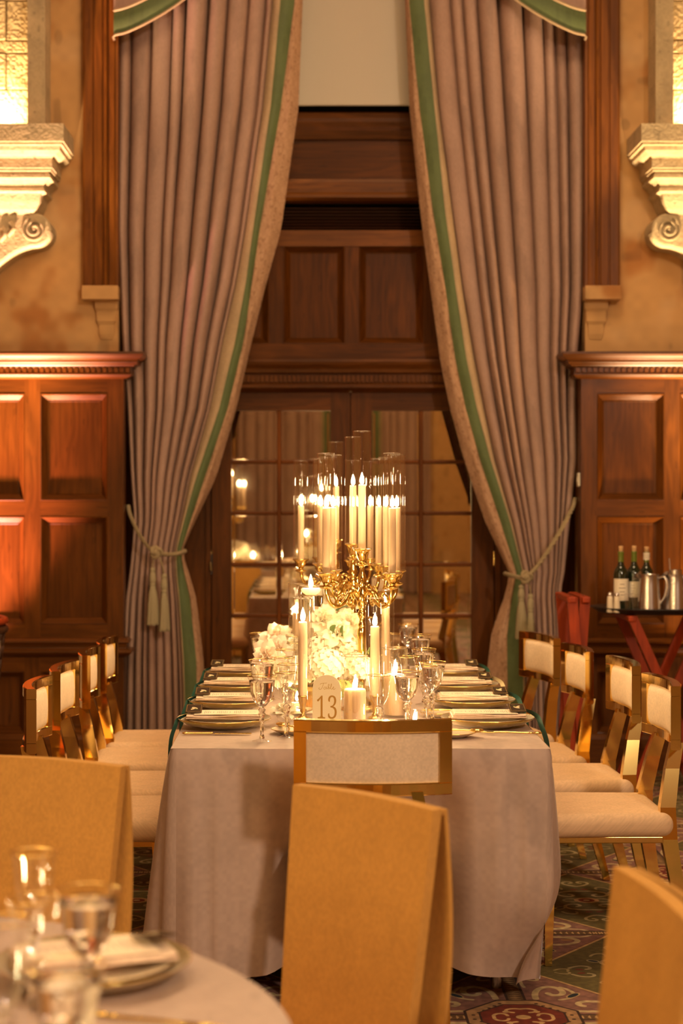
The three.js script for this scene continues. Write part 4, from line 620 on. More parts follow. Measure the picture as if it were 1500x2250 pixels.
const dinner = kind('dinner_plate', 'plate', 'cream dinner plates on the chargers', () => { const g = new THREE.Group(); mesh('plate_body', lathe([[0, 0.002], [0.07, 0.002], [0.076, 0], [0.08, 0.003], [0.122, 0.018], [0.124, 0.02], [0.12, 0.0205], [0.08, 0.009], [0, 0.008]], 52), M.china, g); mesh('gold_edge', ring(0.1235, 0.0008, 0.0196), M.goldSatin, g); return g; });
const napkin = kind('folded_napkin', 'napkin', 'folded blush napkins with menus', () => {
  const g = new THREE.Group(), W = 0.235, D = 0.134;
  const slab = (y0, th, w, d, sag) => grid(28, 20, (a, b) => { const th2 = b * Math.PI * 2, x = (a - 0.5) * w; const e = Math.pow(Math.abs(Math.cos(th2)), 0.5) * Math.sign(Math.cos(th2)), f = Math.pow(Math.abs(Math.sin(th2)), 0.7) * Math.sign(Math.sin(th2)); return [x, y0 + th / 2 + th / 2 * f + sag * Math.sin(a * 6) * 0.002, d / 2 * e]; });
  mesh('cloth', gang([slab(0, 0.0075, W, D, 1), slab(0.0068, 0.0075, W * 0.985, D * 0.97, -1), box(W - 0.004, 0.011, D * 0.9, 0, 0.0072, 0, 0.003)]), M.napkin, g);
  const mg = box(0.2, 0.0012, 0.115, 0.008, 0.0158, 0); { const uv = mg.attributes.uv, p = mg.attributes.position; for (let i = 0; i < uv.count; i++) uv.setXY(i, clamp(0.5 - p.getZ(i) / 0.115), clamp(0.5 + (p.getX(i) - 0.008) / 0.2)); }
  const m = mesh('menu_card', mg, std({ map: menuTex, roughness: 0.8 }), g); m.rotation.z = 0.004;
  const pg = box(0.052, 0.003, 0.08, -0.095, 0.0, 0); { const uv = pg.attributes.uv, p = pg.attributes.position; for (let i = 0; i < uv.count; i++) uv.setXY(i, clamp(0.5 + (p.getX(i) + 0.095) / 0.05), clamp(0.5 - p.getZ(i) / 0.08)); }
  mesh('name_tile', pg, std({ map: photoTex, roughness: 0.25 }), g).position.y = 0.028;
  return g;
});
const tails = kind('ribbon_tail', 'ribbon', 'ribbons trailing off the table', () => { const g = new THREE.Group(), c = new THREE.CatmullRomCurve3([[-0.085, 0.05, 0], [-0.12, 0.05, 0.012], [-0.15, 0.037, 0.05], [-0.158, 0.012, 0.1], [-0.168, -0.03, 0.145], [-0.172, -0.1, 0.165], [-0.172, -0.17, 0.17]].map((p) => V(...p))); mesh('ribbon', grid(40, 2, (a, b) => { const p = c.getPoint(a), w = (b - 0.5) * 0.03; return [p.x - w * 0.35, p.y + w * 0.3, p.z + w * 0.9]; }), M.ribbon, g); return g; });
const fork = kind('gold_fork', 'fork', 'gold forks beside the plates', () => { const g = new THREE.Group(); mesh('handle', gang([tube([[-0.1, 0.003, 0], [-0.05, 0.004, 0], [0, 0.006, 0], [0.04, 0.006, 0]], 0.0028, 16, 6), new THREE.SphereGeometry(0.008, 12, 8).scale(1.8, 0.5, 1).translate(-0.095, 0.004, 0), new THREE.SphereGeometry(0.006, 10, 8).scale(1.6, 0.5, 1).translate(-0.075, 0.004, 0)]), M.gold, g); mesh('tines', gang([box(0.025, 0.003, 0.02, 0.05, 0.006, 0, 0.001), ...[-1, 0, 1].map((k) => tube([[0.06, 0.006, k * 0.0075], [0.085, 0.007, k * 0.0075], [0.105, 0.0045, k * 0.007]], 0.0016, 8, 5))]), M.gold, g); return g; });
const knife = kind('gold_knife', 'knife', 'gold knives beside the plates', () => { const g = new THREE.Group(); mesh('handle', gang([new THREE.CapsuleGeometry(0.0055, 0.08, 4, 10).rotateZ(Math.PI / 2).scale(1, 0.7, 1).translate(-0.07, 0.005, 0), new THREE.SphereGeometry(0.0075, 10, 8).scale(1.5, 0.6, 1).translate(-0.11, 0.005, 0)]), M.gold, g); mesh('blade', box(0.115, 0.0022, 0.017, 0.035, 0.004, 0, 0.001), M.gold, g); return g; });
const spoon = kind('gold_spoon', 'spoon', 'gold dessert spoons', () => { const g = new THREE.Group(); mesh('handle', tube([[-0.07, 0.004, 0], [0, 0.006, 0], [0.045, 0.006, 0]], 0.0025, 14, 6), M.gold, g); mesh('spoon_bowl', new THREE.SphereGeometry(0.016, 18, 10).scale(1.4, 0.4, 1).translate(0.062, 0.0075, 0), M.gold, g); return g; });
const breadPlate = kind('bread_plate', 'plate', 'small cream bread plates', () => { const g = new THREE.Group(); mesh('plate_body', lathe([[0, 0.002], [0.036, 0.002], [0.04, 0], [0.044, 0.003], [0.068, 0.013], [0.069, 0.015], [0.043, 0.008], [0, 0.007]], 40), M.china, g); mesh('gold_edge', ring(0.0685, 0.001, 0.0145), M.goldSatin, g); return g; });
for (const s of [0, 1]) [5.46, 5.95, 6.45, 6.95].forEach((d0, i) => {
  const sg = s ? 1 : -1, x = s ? 0.588 : -0.25, d = d0 + (s ? 0.02 : 0), z = -d, w = `${nth[i]} setting, ${SIDE[s]} side`, turn = s ? Math.PI : 0, j = (rnd() - 0.5) * 0.05;
  charger(`gold patterned charger plate at ${w}`, [x, TY + 0.002, z], rnd() * 6); dinner(`cream dinner plate with gold edge at ${w}`, [x, TY + 0.0105, z], rnd() * 6);
  napkin(`folded blush napkin with menu at ${w}`, [x, TY + 0.0325, z], turn + j, (o) => { o.children.find((c) => c.name === 'name_tile').rotation.x = s ? -0.18 : 0.18; });
  if (!(s && i === 0 && false)) tails(`${s && i === 2 ? 'cream' : 'dark green'} ribbon trailing off the table edge at ${w}`, [x, TY + 0.004, z], turn, (o) => { o.scale.set(s ? 1 : 0.95, s ? 1 : 0.75, s ? -1 : 0.7); if (s && i === 2) o.traverse((m) => { if (m.isMesh) m.material = M.ribbonCream; }); });
  if (s) { fork(`gold fork lying before the plate at ${w}`, [x + 0.04, TY + 0.002, z + 0.185], Math.PI + j); knife(`gold knife lying before the plate at ${w}`, [x + 0.03, TY + 0.002, z - 0.2], Math.PI + j); }
  else { knife(`gold knife lying before the plate at ${w}`, [x + 0.0, TY + 0.002, z + 0.178], j); fork(`gold fork lying before the plate at ${w}`, [x, TY + 0.002, z - 0.2], j); }
  if (i < 2) { breadPlate(`small cream bread plate at ${w}`, [x - sg * 0.2 + (s ? 0.07 : 0.02), TY + 0.002, z + (s ? 0.24 : -0.005) + (s ? 0 : 0.15)], 0); spoon(`gold spoon resting on the bread plate at ${w}`, [x - sg * 0.2 + (s ? 0.08 : 0.02), TY + 0.016, z + (s ? 0.24 : 0.145)], s ? -0.2 : 2.2); }
});

// ---------------------------------------------------------------- gold dining chairs
function sweepX(profile, xs, zf) {                            // chamfered bar along x, bowed by zf(x); profile [y, z]
  const n = profile.length, pos = [], q = (a, b, c, d) => pos.push(...a, ...b, ...c, ...a, ...c, ...d), R = xs.map((x) => profile.map(([y, z]) => [x, y, z + zf(x)]));
  for (let i = 1; i < R.length; i++) for (let k = 0; k < n; k++) q(R[i - 1][k], R[i - 1][(k + 1) % n], R[i][(k + 1) % n], R[i][k]);
  for (const [r, rev] of [[R[0], 1], [R[R.length - 1], 0]]) for (let k = 1; k < n - 1; k++) pos.push(...(rev ? [...r[0], ...r[k + 1], ...r[k]] : [...r[0], ...r[k], ...r[k + 1]]));
  const g = new THREE.BufferGeometry(); g.setAttribute('position', new THREE.Float32BufferAttribute(pos, 3)); g.computeVertexNormals(); return g;
}
const chamfer = (y0, y1, z0, z1, c = 0.003) => [[y0 + c, z0], [y0, z0 + c], [y0, z1 - c], [y0 + c, z1], [y1 - c, z1], [y1, z1 - c], [y1, z0 + c], [y1 - c, z0]];
function domed(w, h, d, r, dome, back = 1) { const g = new RoundedBoxGeometry(w, h, d, 7, r), p = g.attributes.position; for (let i = 0; i < p.count; i++) { const x = p.getX(i), y = p.getY(i), z = p.getZ(i), tz = (z + d / 2) / d, k = lerp(back, 1, tz); p.setX(i, x * k); if (y > 0) p.setY(i, y + dome * (1 - (2 * x / w) ** 2) * (1 - (2 * z / d) ** 2)); } g.computeVertexNormals(); return wallUp(g); }
const goldChair = kind('dining_chair', 'chair', 'gold framed dining chairs round the long table', () => {
  const g = new THREE.Group(), W = 0.43, bow = (x) => -0.26 + 0.034 * (x / (W / 2)) ** 2, xs = (a, b, n = 18) => Array.from({ length: n + 1 }, (_, i) => lerp(a, b, i / n));
  const y0 = 0.688, y1 = 0.892, f = 0.034, z0 = -0.017, z1 = 0.015;
  mesh('back_frame', gang([sweepX(chamfer(y1 - f, y1, z0, z1), xs(-W / 2, W / 2), bow), sweepX(chamfer(y0, y0 + f, z0, z1), xs(-W / 2, W / 2), bow), sweepX(chamfer(y0 + f - 0.002, y1 - f + 0.002, z0, z1, 0.002), xs(-W / 2, -W / 2 + f, 3), bow), sweepX(chamfer(y0 + f - 0.002, y1 - f + 0.002, z0, z1, 0.002), xs(W / 2 - f, W / 2, 3), bow)]), M.gold, g);
  const pad = (front) => grid(22, 14, (a, b) => { const x = lerp(-W / 2 + f, W / 2 - f, front ? a : 1 - a), y = lerp(y0 + f, y1 - f, b), e = Math.pow(Math.sin(Math.PI * clamp(a, 0.001, 0.999)), 0.2) * Math.pow(Math.sin(Math.PI * clamp(b, 0.001, 0.999)), 0.2); return [x, y, bow(x) + (front ? -0.002 + 0.033 * e : -0.004 - 0.006 * e)]; }, (a, b) => [a * 0.4, b * 0.15]);
  mesh('backrest', gang([pad(true), pad(false)]), M.chairFabric, g);
  mesh('seat', (() => { const q = domed(0.47, 0.076, 0.43, 0.036, 0.028, 0.9).translate(0, 0.445, -0.012); const p = q.attributes.position, uv = new Float32Array(p.count * 2); for (let i = 0; i < p.count; i++) { uv[2 * i] = p.getX(i); uv[2 * i + 1] = p.getZ(i) + p.getY(i); } q.setAttribute('uv', new THREE.BufferAttribute(uv, 2)); return q; })(), M.seatFabric, g);
  mesh('seat_frame', gang([box(0.4, 0.022, 0.36, 0, 0.4, -0.012, 0.004)]), M.goldSatin, g);
  for (const s of [-1, 1]) {
    mesh('leg', post([[s * 0.2, 0.002, 0.178, 0.022, 0.022], [s * 0.203, 0.2, 0.176, 0.03, 0.03], [s * 0.2, 0.41, 0.168, 0.036, 0.036]]), M.gold, g);
    mesh('leg', post([[s * 0.195, 0.002, -0.3, 0.022, 0.026], [s * 0.19, 0.2, -0.245, 0.03, 0.038], [s * 0.18, 0.4, -0.212, 0.036, 0.05], [s * 0.165, 0.5, -0.21, 0.036, 0.05], [s * 0.135, 0.62, -0.232, 0.034, 0.045], [s * 0.118, 0.7, -0.252, 0.032, 0.04]]), M.gold, g);
  }
  return g;
});
goldChair('gold framed chair seen from behind at the near head of the table', [0.19, 0, -4.905], Math.PI);
[[-0.63, 5.61, 0.03], [-0.62, 6.14, -0.02], [-0.6, 6.74, 0.03], [-0.59, 7.25, 0.0]].forEach(([x, d, a], i) => goldChair(`gold framed cream chair, ${nth[i]} in the row on the pink wainscot side`, [x - 0.0, 0, -d], Math.PI / 2 + a));
[[0.955, 5.68, 0.02], [0.95, 6.32, 0.04], [0.87, 6.87, 0.07], [0.81, 7.46, 0.22]].forEach(([x, d, a], i) => goldChair(`gold framed cream chair, ${nth[i]} in the row on the tray stand side`, [x, 0, -d], -Math.PI / 2 + a));

// ---------------------------------------------------------------- slipcovered chairs and round table in front
const slipChair = kind('slipcovered_chair', 'chair', 'tan slipcovered chairs round the near table', () => {
  const g = new THREE.Group(), zc = -0.2;
  const panel = (w0, w1, yb, yt, z, th, bowz, sag = 0) => { const gs = []; const face = (sgn) => grid(14, 20, (a, b) => { const w = lerp(w0, w1, Math.pow(b, 0.8)), y = lerp(yb, yt, b), x = (sgn > 0 ? a - 0.5 : 0.5 - a) * w; return [x, y + 0.004 * Math.sin(a * Math.PI), z - sag * Math.sin(Math.PI * Math.min(1, (1 - b) * 1.15)) + sgn * th / 2 - (y - 0.48) * 0.12 + bowz * Math.sin(a * Math.PI) * 1 + sgn * 0.004 * Math.sin(a * Math.PI) * Math.sin(b * Math.PI)]; }, (a, b) => [a * 0.4, b * 0.45]); const F = face(1), B = face(-1); gs.push(F, B);
    const P = (a, b, s) => { const w = lerp(w0, w1, Math.pow(b, 0.8)), y = lerp(yb, yt, b); return [(a - 0.5) * w, y + 0.004 * Math.sin(a * Math.PI), z - sag * Math.sin(Math.PI * Math.min(1, (1 - b) * 1.15)) + s * th / 2 - (y - 0.48) * 0.12 + bowz * Math.sin(a * Math.PI)]; };
    gs.push(grid(20, 3, (a, b) => P(1, a, lerp(1, -1, b)), (a, b) => [a * 0.4, b * 0.05]), grid(20, 3, (a, b) => P(0, a, lerp(-1, 1, b)), (a, b) => [a * 0.4, b * 0.05]), grid(14, 3, (a, b) => P(a, 1, lerp(1, -1, b)), (a, b) => [a * 0.4, b * 0.05])); return gang(gs); };
  mesh('backrest', panel(0.345, 0.4, 0.36, 0.893, zc, 0.026, -0.006), M.slip, g);
  mesh('back_cover', panel(0.4, 0.396, 0.08, 0.89, zc - 0.026, 0.01, -0.01, 0.05), M.slip, g);
  mesh('top_seam', gang([-0.2, 0.2].map((x) => box(0.014, 0.012, 0.026, x * 0.95, 0.884, zc - 0.062, 0.004))), M.slip, g);
  mesh('seat', domed(0.45, 0.1, 0.44, 0.03, 0.012).translate(0, 0.37, 0.03), M.slip, g);
  const sk = []; const pw = 0.22; for (const [ax, az, bx, bz] of [[-pw, 0.25, pw, 0.25], [pw, 0.25, pw, -0.19], [pw, -0.19, -pw, -0.19], [-pw, -0.19, -pw, 0.25]]) sk.push(grid(24, 6, (a, b) => { const f = 0.006 * Math.sin(a * 22) * (1 - b); const nx = (bz - az) === 0 ? 0 : Math.sign(ax), nz = nx ? 0 : Math.sign(az); return [lerp(ax, bx, a) + nx * f, lerp(0.015, 0.35, b), lerp(az, bz, a) + nz * f]; }, (a, b) => [a * 0.45, b * 0.4]));
  mesh('skirt', gang(sk), M.slip, g);
  for (const x of [-0.19, 0.19]) for (const z of [-0.16, 0.22]) mesh('leg', post([[x, 0, z, 0.026, 0.026], [x, 0.33, z, 0.036, 0.036]]), M.darkWood, g);
  return g;
});
function chairAt(lx, ld, rx, rd, label) {                      // ends of the top edge of the backrest
  const mx = (lx + rx) / 2, mz = -(ld + rd) / 2, dx = rx - lx, dz = -(rd - ld), turn = Math.atan2(-dz, dx), off = 0.2 + 0.41 * 0.12;
  slipChair(label, [mx + Math.sin(turn) * off, 0, mz + Math.cos(turn) * off], turn);
}
chairAt(-0.01, 3.61, 0.258, 3.32, 'tan slipcovered chair in the middle, its back before the long table');
chairAt(-0.775, 4.02, -0.392, 3.846, 'tan slipcovered chair behind the goblets on the near round table');
chairAt(0.519, 2.82, 0.56, 2.405, 'tan slipcovered chair seen edge-on at the near corner on the tray stand side');

const RT = [-0.75, -2.3], RR = 0.74;
{
  const t = thing('round_table', 'round table under the cream cloth in the near corner', 'table', [RT[0], 0, RT[1]]);
  mesh('tabletop', mv(new THREE.CylinderGeometry(RR - 0.008, RR - 0.008, 0.03, 60), 0, TY - 0.02, 0), M.plastic, t); mesh('pedestal', lathe([[0, 0], [0.3, 0], [0.3, 0.03], [0.06, 0.06], [0.05, 0.7], [0.2, 0.727], [0, 0.727]], 28), M.steel, t);
  const c = mesh('tablecloth', gang([grid(160, 20, (a, b) => { const th = a * Math.PI * 2, f = Math.pow(b, 0.8), r = RR + 0.004 * Math.min(1, b * 20) + f * (0.016 + 0.014 * Math.sin(th * 17 + Math.sin(th * 3) * 2)); return [Math.cos(th) * r, TY - b * (TY - 0.02) - 0.003 * Math.min(1, b * 20), -Math.sin(th) * r]; }, (a, b) => [a * 4.7, b * 0.75]), grid(80, 10, (a, b) => { const th = a * Math.PI * 2, r = RR * (1 - b) + 0.0005; return [Math.cos(th) * r, TY, -Math.sin(th) * r]; }, (a, b) => [Math.cos(a * 6.283) * (1 - b) * 0.75, Math.sin(a * 6.283) * (1 - b) * 0.75])]), M.cloth, scene);
  c.name = numbered('tablecloth'); c.position.set(RT[0], 0, RT[1]); tag(c, 'round pale taupe cloth on the near corner table', 'tablecloth');
}
goblet('blurred water goblet on the near round table, in front of the tan chair', [-0.294, TY + 0.002, -2.35]);
wine('blurred wine glass farthest back on the near round table', [-0.406, TY + 0.002, -2.6]);
goblet('blurred water goblet cut off by the bottom of the picture on the round table', [-0.27, TY + 0.002, -1.97]);
flute('blurred tall wine glass at the picture edge on the round table', [-0.365, TY + 0.002, -2.12]);
wine('blurred wine glass between the goblets on the near round table', [-0.36, TY + 0.002, -2.3]);
charger('gold patterned charger plate under the blurred napkin on the round table', [-0.32, TY + 0.002, -2.62], 1); dinner('cream dinner plate under the blurred napkin on the round table', [-0.32, TY + 0.0105, -2.62], 1);
napkin('folded blush napkin on the plate on the near round table', [-0.32, TY + 0.0325, -2.62], Math.PI + 0.35);
charger('gold patterned charger plate at the bottom edge on the round table', [-0.23, TY + 0.002, -2.13], 2); dinner('cream dinner plate at the bottom edge on the round table', [-0.23, TY + 0.0105, -2.13], 2);
fork('gold fork between the two plates on the near round table', [-0.2, TY + 0.002, -2.39], -0.4);
// centrepiece of the near table: seen in the mirrored doors
arrangement('white flower centrepiece of the near round table, mirrored in the door panes', [RT[0] + 0.04, TY + 0.001, RT[1]], [['hyd', 0, 0.17, 0.08, 1.3], ['hyd', 0.12, 0.13, 0, 1.3], ['hyb', -0.12, 0.13, 0, 1.3], ['hyd', 0, 0.14, -0.12, 1.3], ['hyb', 0.09, 0.2, -0.08, 1.3], ['hyd', 0.2, 0.1, -0.06, 1.2], ['hyb', -0.09, 0.2, -0.06, 1.2], ['rose', 0.02, 0.25, -0.04, 1.4], ['pink', 0.2, 0.15, -0.1, 1.4]], 0.09);
{ const x = RT[0] + 0.02, z = RT[1] + 0.02;
  const g = candelabrum('tall gold candelabrum of the near round table, mirrored in the door panes', [x, TY + 0.3, z], 0.3); g.scale.set(1, 1.3, 1); g.position.y = TY + 0.001;
  for (let i = -1; i < 4; i++) { const [dx, dz] = i < 0 ? [0, 0] : armSpot(i), c = Math.cos(0.3), s = Math.sin(0.3), px = x + dx * c + dz * s, pz = z - dx * s + dz * c, y = TY + 1.3 * (i < 0 ? TOP_Y : ARM_Y) + 0.003, w = i < 0 ? 'central cup' : armWord[i]; taper(`lit ivory taper on the ${w} of the round table candelabrum`, [px, y, pz]); sleeve(`clear hurricane sleeve, ${w} of the round table candelabrum`, [px, y, pz]); } }
for (const [x, z, w] of [[-0.5, -2.5, 'nearest the napkin'], [-0.98, -2.5, 'on the pink wainscot side'], [-0.52, -2.05, 'nearest the blurred goblets']]) { pillarGlass(`wide clear glass cylinder on the round table ${w}`, [x, TY + 0.001, z]); pillar(`white pillar candle burning on the round table ${w}`, [x, TY + 0.002, z]); }

// ---------------------------------------------------------------- service tray, stands and what stands on the tray
function trayStand(label, x, z, h, spread, turn = 0) {
  const g = thing('tray_stand', label, 'tray stand', [x, 0, z], turn, 'red folding tray stands');
  for (const dz of [-0.19, 0.19]) { const o = dz > 0 ? 0.014 : -0.014; for (const s of [-1, 1]) mesh('leg', boxUV(post([[s * spread, 0.002, dz + s * 0.012, 0.05, 0.022], [0, h * 0.52, dz + s * 0.012, 0.05, 0.022], [-s * spread, h, dz + s * 0.012, 0.05, 0.022]]), false, rnd()), M.redWood, g); }
  for (const s of [-1, 1]) { mesh('top_rail', boxUV(box(0.04, 0.03, 0.44, s * spread, h - 0.012, 0, 0.006)), M.redWood, g); mesh('stretcher', boxUV(box(0.03, 0.022, 0.4, s * spread * 0.72, h * 0.14, 0, 0.005)), M.redWood, g); mesh('strap', box(0.003, 0.003, 0.03, 0, 0, 0), M.trayBlack, g).position.set(s * spread * 0.9, h + 0.0035, 0.12); }
  return g;
}
const TX = 1.82, TZ = -8.72, TH = 0.9;
trayStand('open red wooden folding stand under the black tray', TX, TZ, TH, 0.19);
{ const g = trayStand('folded red wooden tray stand leaning by the curtain', 1.352, -8.62, 1.0, 0.034); }
const TT = TH + 0.012;
{ const g = thing('serving_tray', 'large oval black serving tray on the red stand', 'tray', [TX, TT - 0.006, TZ]); mesh('tray_body', lathe([[0, 0], [0.3, 0], [0.32, 0.004], [0.355, 0.026], [0.362, 0.027], [0.36, 0.031], [0.35, 0.03], [0.318, 0.008], [0, 0.006]], 60).scale(1, 1, 0.78), M.trayBlack, g); }
const onTray = TT + 0.002, X87 = (u, d) => (u - 665) * d / 3777;
const labelTex = canvasTex(256, 128, (x, W, H) => { x.fillStyle = '#e6d8bd'; x.fillRect(0, 0, W, H); x.fillStyle = '#8c7350'; for (const [y, w] of [[30, 60], [52, 90], [74, 70], [92, 50]]) x.fillRect(128 - w / 2, y, w, 4); }, false), labelMat = std({ map: labelTex, roughness: 0.8 });
const bottle = kind('wine_bottle', 'bottle', 'opened wine bottles on the tray', () => {
  const g = new THREE.Group(); mesh('bottle_body', lathe([[0, 0.004], [0.034, 0], [0.037, 0.004], [0.0375, 0.185], [0.034, 0.205], [0.022, 0.224], [0.0155, 0.238], [0.0145, 0.25]], 32), M.bottle, g);
  mesh('neck', lathe([[0.0146, 0.248], [0.0142, 0.292], [0.016, 0.293], [0.016, 0.3], [0.0135, 0.301], [0, 0.301]], 24), M.bottleNeck, g);
  mesh('cork', lathe([[0, 0.3], [0.0105, 0.3], [0.0118, 0.322], [0.011, 0.329], [0, 0.33]], 18), M.cork, g); return g;
});
const stickLabel = (o, y0, y1, a, r = 0.0382) => mesh('label', grid(14, 1, (s, t) => { const th = (s - 0.5) * a; return [r * Math.sin(th), lerp(y0, y1, t), r * Math.cos(th)]; }), labelMat, o);
bottle('dark wine bottle with a large cream label, first from the curtain on the tray', [X87(1362, 8.7), onTray, -8.68], 0, (o) => stickLabel(o, 0.055, 0.165, 2.6));
bottle('dark wine bottle with a small cream label, middle of three on the tray', [X87(1391, 8.74), onTray, -8.72], 0, (o) => { o.children.filter((c) => c.name === 'label').forEach((c) => o.remove(c)); stickLabel(o, 0.07, 0.15, 1.7).rotation.y = -0.35; });
bottle('dark wine bottle with white neck label behind the steel pitcher', [X87(1420, 8.8), onTray, -8.8], 0, (o) => { o.children.filter((c) => c.name === 'label').forEach((c) => o.remove(c)); stickLabel(o, 0.26, 0.298, 6.2, 0.0172); o.scale.setScalar(0.98); });
const shaker = kind('salt_shaker', 'shaker', 'white shakers on the tray', () => { const g = new THREE.Group(); mesh('shaker_body', lathe([[0, 0], [0.0165, 0], [0.0175, 0.004], [0.0145, 0.07], [0.012, 0.082], [0, 0.083]], 22), M.china, g); mesh('cap', lathe([[0.012, 0.082], [0.0125, 0.092], [0.009, 0.1], [0, 0.102]], 18), M.steel, g); return g; });
shaker('small white shaker nearest the tray rim', [X87(1338, 8.6), onTray, -8.58]); shaker('small white shaker in front of the large cream bottle label', [X87(1353, 8.58), onTray, -8.56]);
const tumbler = kind('shot_glass', 'glass', 'small clear glasses on the tray', () => { const g = new THREE.Group(); mesh('glass_wall', lathe([[0, 0.006], [0.014, 0.004], [0.014, 0], [0.015, 0.002], [0.0185, 0.095]], 28), M.glass, g); mesh('rim', ring(0.0185, 0.0009, 0.095), M.glass, g); return g; });
tumbler('small clear glass between the shakers and the steel pitcher', [X87(1377, 8.6), onTray, -8.57]); tumbler('small clear glass tucked against the steel pitcher', [X87(1391, 8.6), onTray, -8.55]);
const pitcher = kind('steel_pitcher', 'pitcher', 'brushed steel water pitchers', () => { const g = new THREE.Group(); mesh('pitcher_body', lathe([[0, 0.002], [0.056, 0.002], [0.061, 0.006], [0.06, 0.02], [0.052, 0.14], [0.049, 0.178], [0.053, 0.188], [0.051, 0.19], [0.046, 0.178], [0.049, 0.14], [0.056, 0.02], [0, 0.012]], 40), M.steel, g);
  mesh('handle', tube([[0.049, 0.172, 0], [0.08, 0.176, 0], [0.09, 0.14, 0], [0.08, 0.08, 0], [0.058, 0.045, 0]], 0.007, 26, 8), M.steel, g); mesh('spout', lathe([[0.012, 0], [0.03, 0.03]], 14).scale(1, 1, 0.7).rotateZ(0.7).translate(-0.045, 0.165, 0), M.steel, g); return g; });
pitcher('brushed steel pitcher with its handle turned to the room, beside the bottles', [X87(1424, 8.62), onTray, -8.6], -0.5); pitcher('second steel pitcher at the picture edge holding a thermometer', [X87(1482, 8.62), onTray, -8.6], -0.7, (o) => { mesh('thermometer', mv(new THREE.CylinderGeometry(0.003, 0.003, 0.16, 8), -0.03, 0.19, 0, 0, 0, 0.06), M.steel, o); mesh('inner_jug', lathe([[0.03, 0.1], [0.032, 0.212], [0.03, 0.213], [0.028, 0.1]], 20), M.steel, o); });

// lattice-backed chair at the wainscot, cut off by the picture edge
{ const g = thing('barrel_chair', 'dark wood barrel chair with lattice back by the pink lit wainscot', 'chair', [-1.785, 0, -8.2], -0.9);
  const arc = (r, y, a0 = -2.5, a1 = 2.5 - Math.PI * 0, n = 26) => Array.from({ length: n + 1 }, (_, i) => { const a = lerp(-Math.PI * 0.98, 0, i / n); return [r * Math.cos(a), y, r * Math.sin(a)]; });
  mesh('top_rail', tube(arc(0.36, 0.9), 0.018, 40, 8), M.redWood, g); mesh('back_shell', grid(30, 4, (a, b) => { const th = lerp(-Math.PI * 0.98, 0, a), r = lerp(0.3, 0.352, b); return [r * Math.cos(th), lerp(0.44, 0.87, b), r * Math.sin(th)]; }), M.chairFabric, g);
  mesh('rail', tube(arc(0.358, 0.86), 0.02, 40, 8), M.darkWood, g);
  for (let i = 0; i < 16; i++) for (const s of [-1, 1]) mesh('lattice_strip', tube(Array.from({ length: 7 }, (_, k) => { const t = k / 6, th = -Math.PI * 0.98 + (i + 0.5 + s * (t - 0.5) * 3.2) / 16 * Math.PI * 0.98, r = lerp(0.308, 0.362, t); return [r * Math.cos(th), lerp(0.44, 0.86, t), r * Math.sin(th)]; }), 0.005, 12, 5), M.darkWood, g);
  mesh('seat', domed(0.48, 0.12, 0.48, 0.04, 0.02).translate(0, 0.4, -0.02), M.chairFabric, g);
  for (const [x, z] of [[-0.22, -0.2], [0.22, -0.2], [-0.2, 0.2], [0.2, 0.2]]) mesh('leg', post([[x * 1.1, 0, z * 1.1, 0.026, 0.026], [x, 0.35, z, 0.04, 0.04]]), M.darkWood, g); }

// ---------------------------------------------------------------- behind the camera: what the mirrored doors show, and the lamps
{ const Dm = 6.35, kk = 1 / 0.0042, W = (X) => 665 + X * 3777 / 9.58;
  const rows = (xo, xi, sg) => [[-300, W(xo), W(xi), W(xi + sg * 0.03), W(xi + sg * 0.14), W(xi + sg * 0.2)], [1690, W(xo), W(xi), W(xi + sg * 0.03), W(xi + sg * 0.14), W(xi + sg * 0.2)]];
  for (const [xo, xi, sg, lab] of [[-1.0, 0.28, 1, 'far mauve curtain with green band, mirrored on the pink wainscot side of the doors'], [1.95, 1.2, -1, 'far mauve curtain with green band, mirrored on the tray stand side of the doors']])
    curtain('far_curtain', lab, 'curtains at the far end', rows(xo, xi, sg), { D: 9.58, Z: Dm, pl: pleats(9, 77 + sg), amp: () => -0.09, vTop: -300, vBot: 1670, waist: 5000 }); }
const ceilingLamp = (label, x, z, w, d, L, color) => { const g = thing('ceiling_lamp', label, 'lamp', [x, HC - 0.12, z], 0, undefined); mesh('housing', box(w + 0.1, 0.1, d + 0.1, 0, 0.065, 0, 0.02), M.woodLight, g); mesh('lamp_diffuser', box(w, 0.02, d, 0, 0.012, 0, 0.006), M.lampGlow, g); areaLamp(w, d, [x, HC - 0.125, z], [x, 0, z + 0.001], color, L); };
ceilingLamp('large square ceiling lamp over the near round table', -1.2, -1.6, 1.8, 1.8, LIGHT.ceiling, WARM);
ceilingLamp('large square ceiling lamp over the long table', 0.8, -6.2, 1.8, 1.8, LIGHT.ceiling * 1.6, WARM);
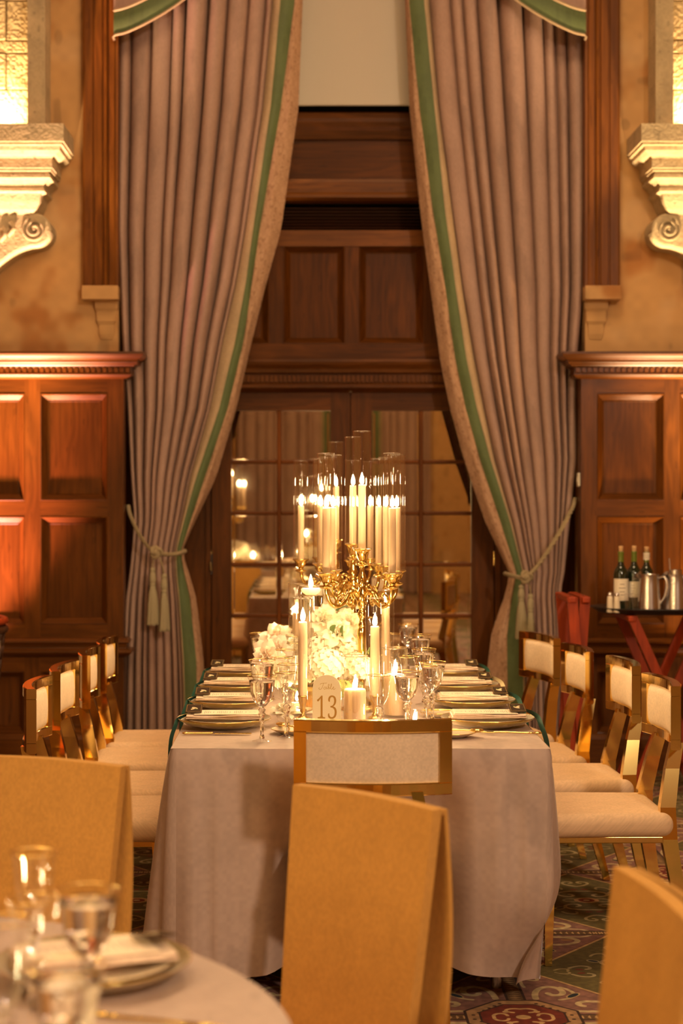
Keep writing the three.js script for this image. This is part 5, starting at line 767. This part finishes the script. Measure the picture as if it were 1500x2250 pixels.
ceilingLamp('large square ceiling lamp behind the camera', 1.5, 2.8, 2.2, 2.2, LIGHT.ceiling * 1.6, AMBER);
// stage spot high on the far side, throwing the chair shadows
{ const p = [3.4, 4.9, 2.6], t = [0.3, 0.9, -5.2], g = thing('stage_spot', 'black stage spot hung high behind the camera', 'lamp', p); g.lookAt(...t);
  mesh('housing', mv(lathe([[0.16, 0], [0.16, 0.3], [0.1, 0.36], [0, 0.36]], 28), 0, 0, 0.0, -Math.PI / 2), M.black, g); mesh('lamp_lens', mv(new THREE.CylinderGeometry(0.14, 0.14, 0.01, 28), 0, 0, 0.004, Math.PI / 2), M.lampGlow, g); mesh('bracket', box(0.03, 1.0, 0.03, 0, 0.55, -0.15), M.black, g);
  const dir = V(...t).sub(V(...p)).normalize(); spotLamp([p[0] + dir.x * 0.05, p[1] + dir.y * 0.05, p[2] + dir.z * 0.05], t, SOFT, LIGHT.key, 0.62, 0.5, 16); }
// floor and cornice uplights washing the panelling
function uplight(label, x, z, tx, ty, tz, color, I, ang) { const g = thing('floor_uplight', label, 'lamp', [x, 0, z]); mesh('housing', lathe([[0, 0], [0.09, 0], [0.09, 0.17], [0.082, 0.172], [0.08, 0.15], [0, 0.15]], 26), M.black, g); mesh('lamp_lens', lathe([[0, 0.155], [0.078, 0.155], [0.078, 0.158], [0, 0.158]], 22), M.lampGlow, g); spotLamp([x, 0.19, z], [tx, ty, tz], color, I, ang, 0.8, 3); }
uplight('pink floor uplight against the wainscot beside the barrel chair', -1.9, -8.98, -1.86, 2.3, -9.36, PINK, LIGHT.floorLeft, 0.56);
uplight('amber floor uplight against the wainscot beyond the tray', 2.55, -8.95, 2.4, 2.3, -9.36, AMBER, LIGHT.floorRight, 0.85);
uplight('narrow amber floor uplight aimed at the stone shelf, barrel chair side', -1.78, -8.86, -1.5, 3.2, -9.22, WARM, LIGHT.shelf, 0.3);
uplight('narrow amber floor uplight aimed at the stone shelf beyond the tray', 2.3, -8.86, 2.06, 3.2, -9.22, WARM, LIGHT.shelf, 0.3);

renderer.render(scene, camera);
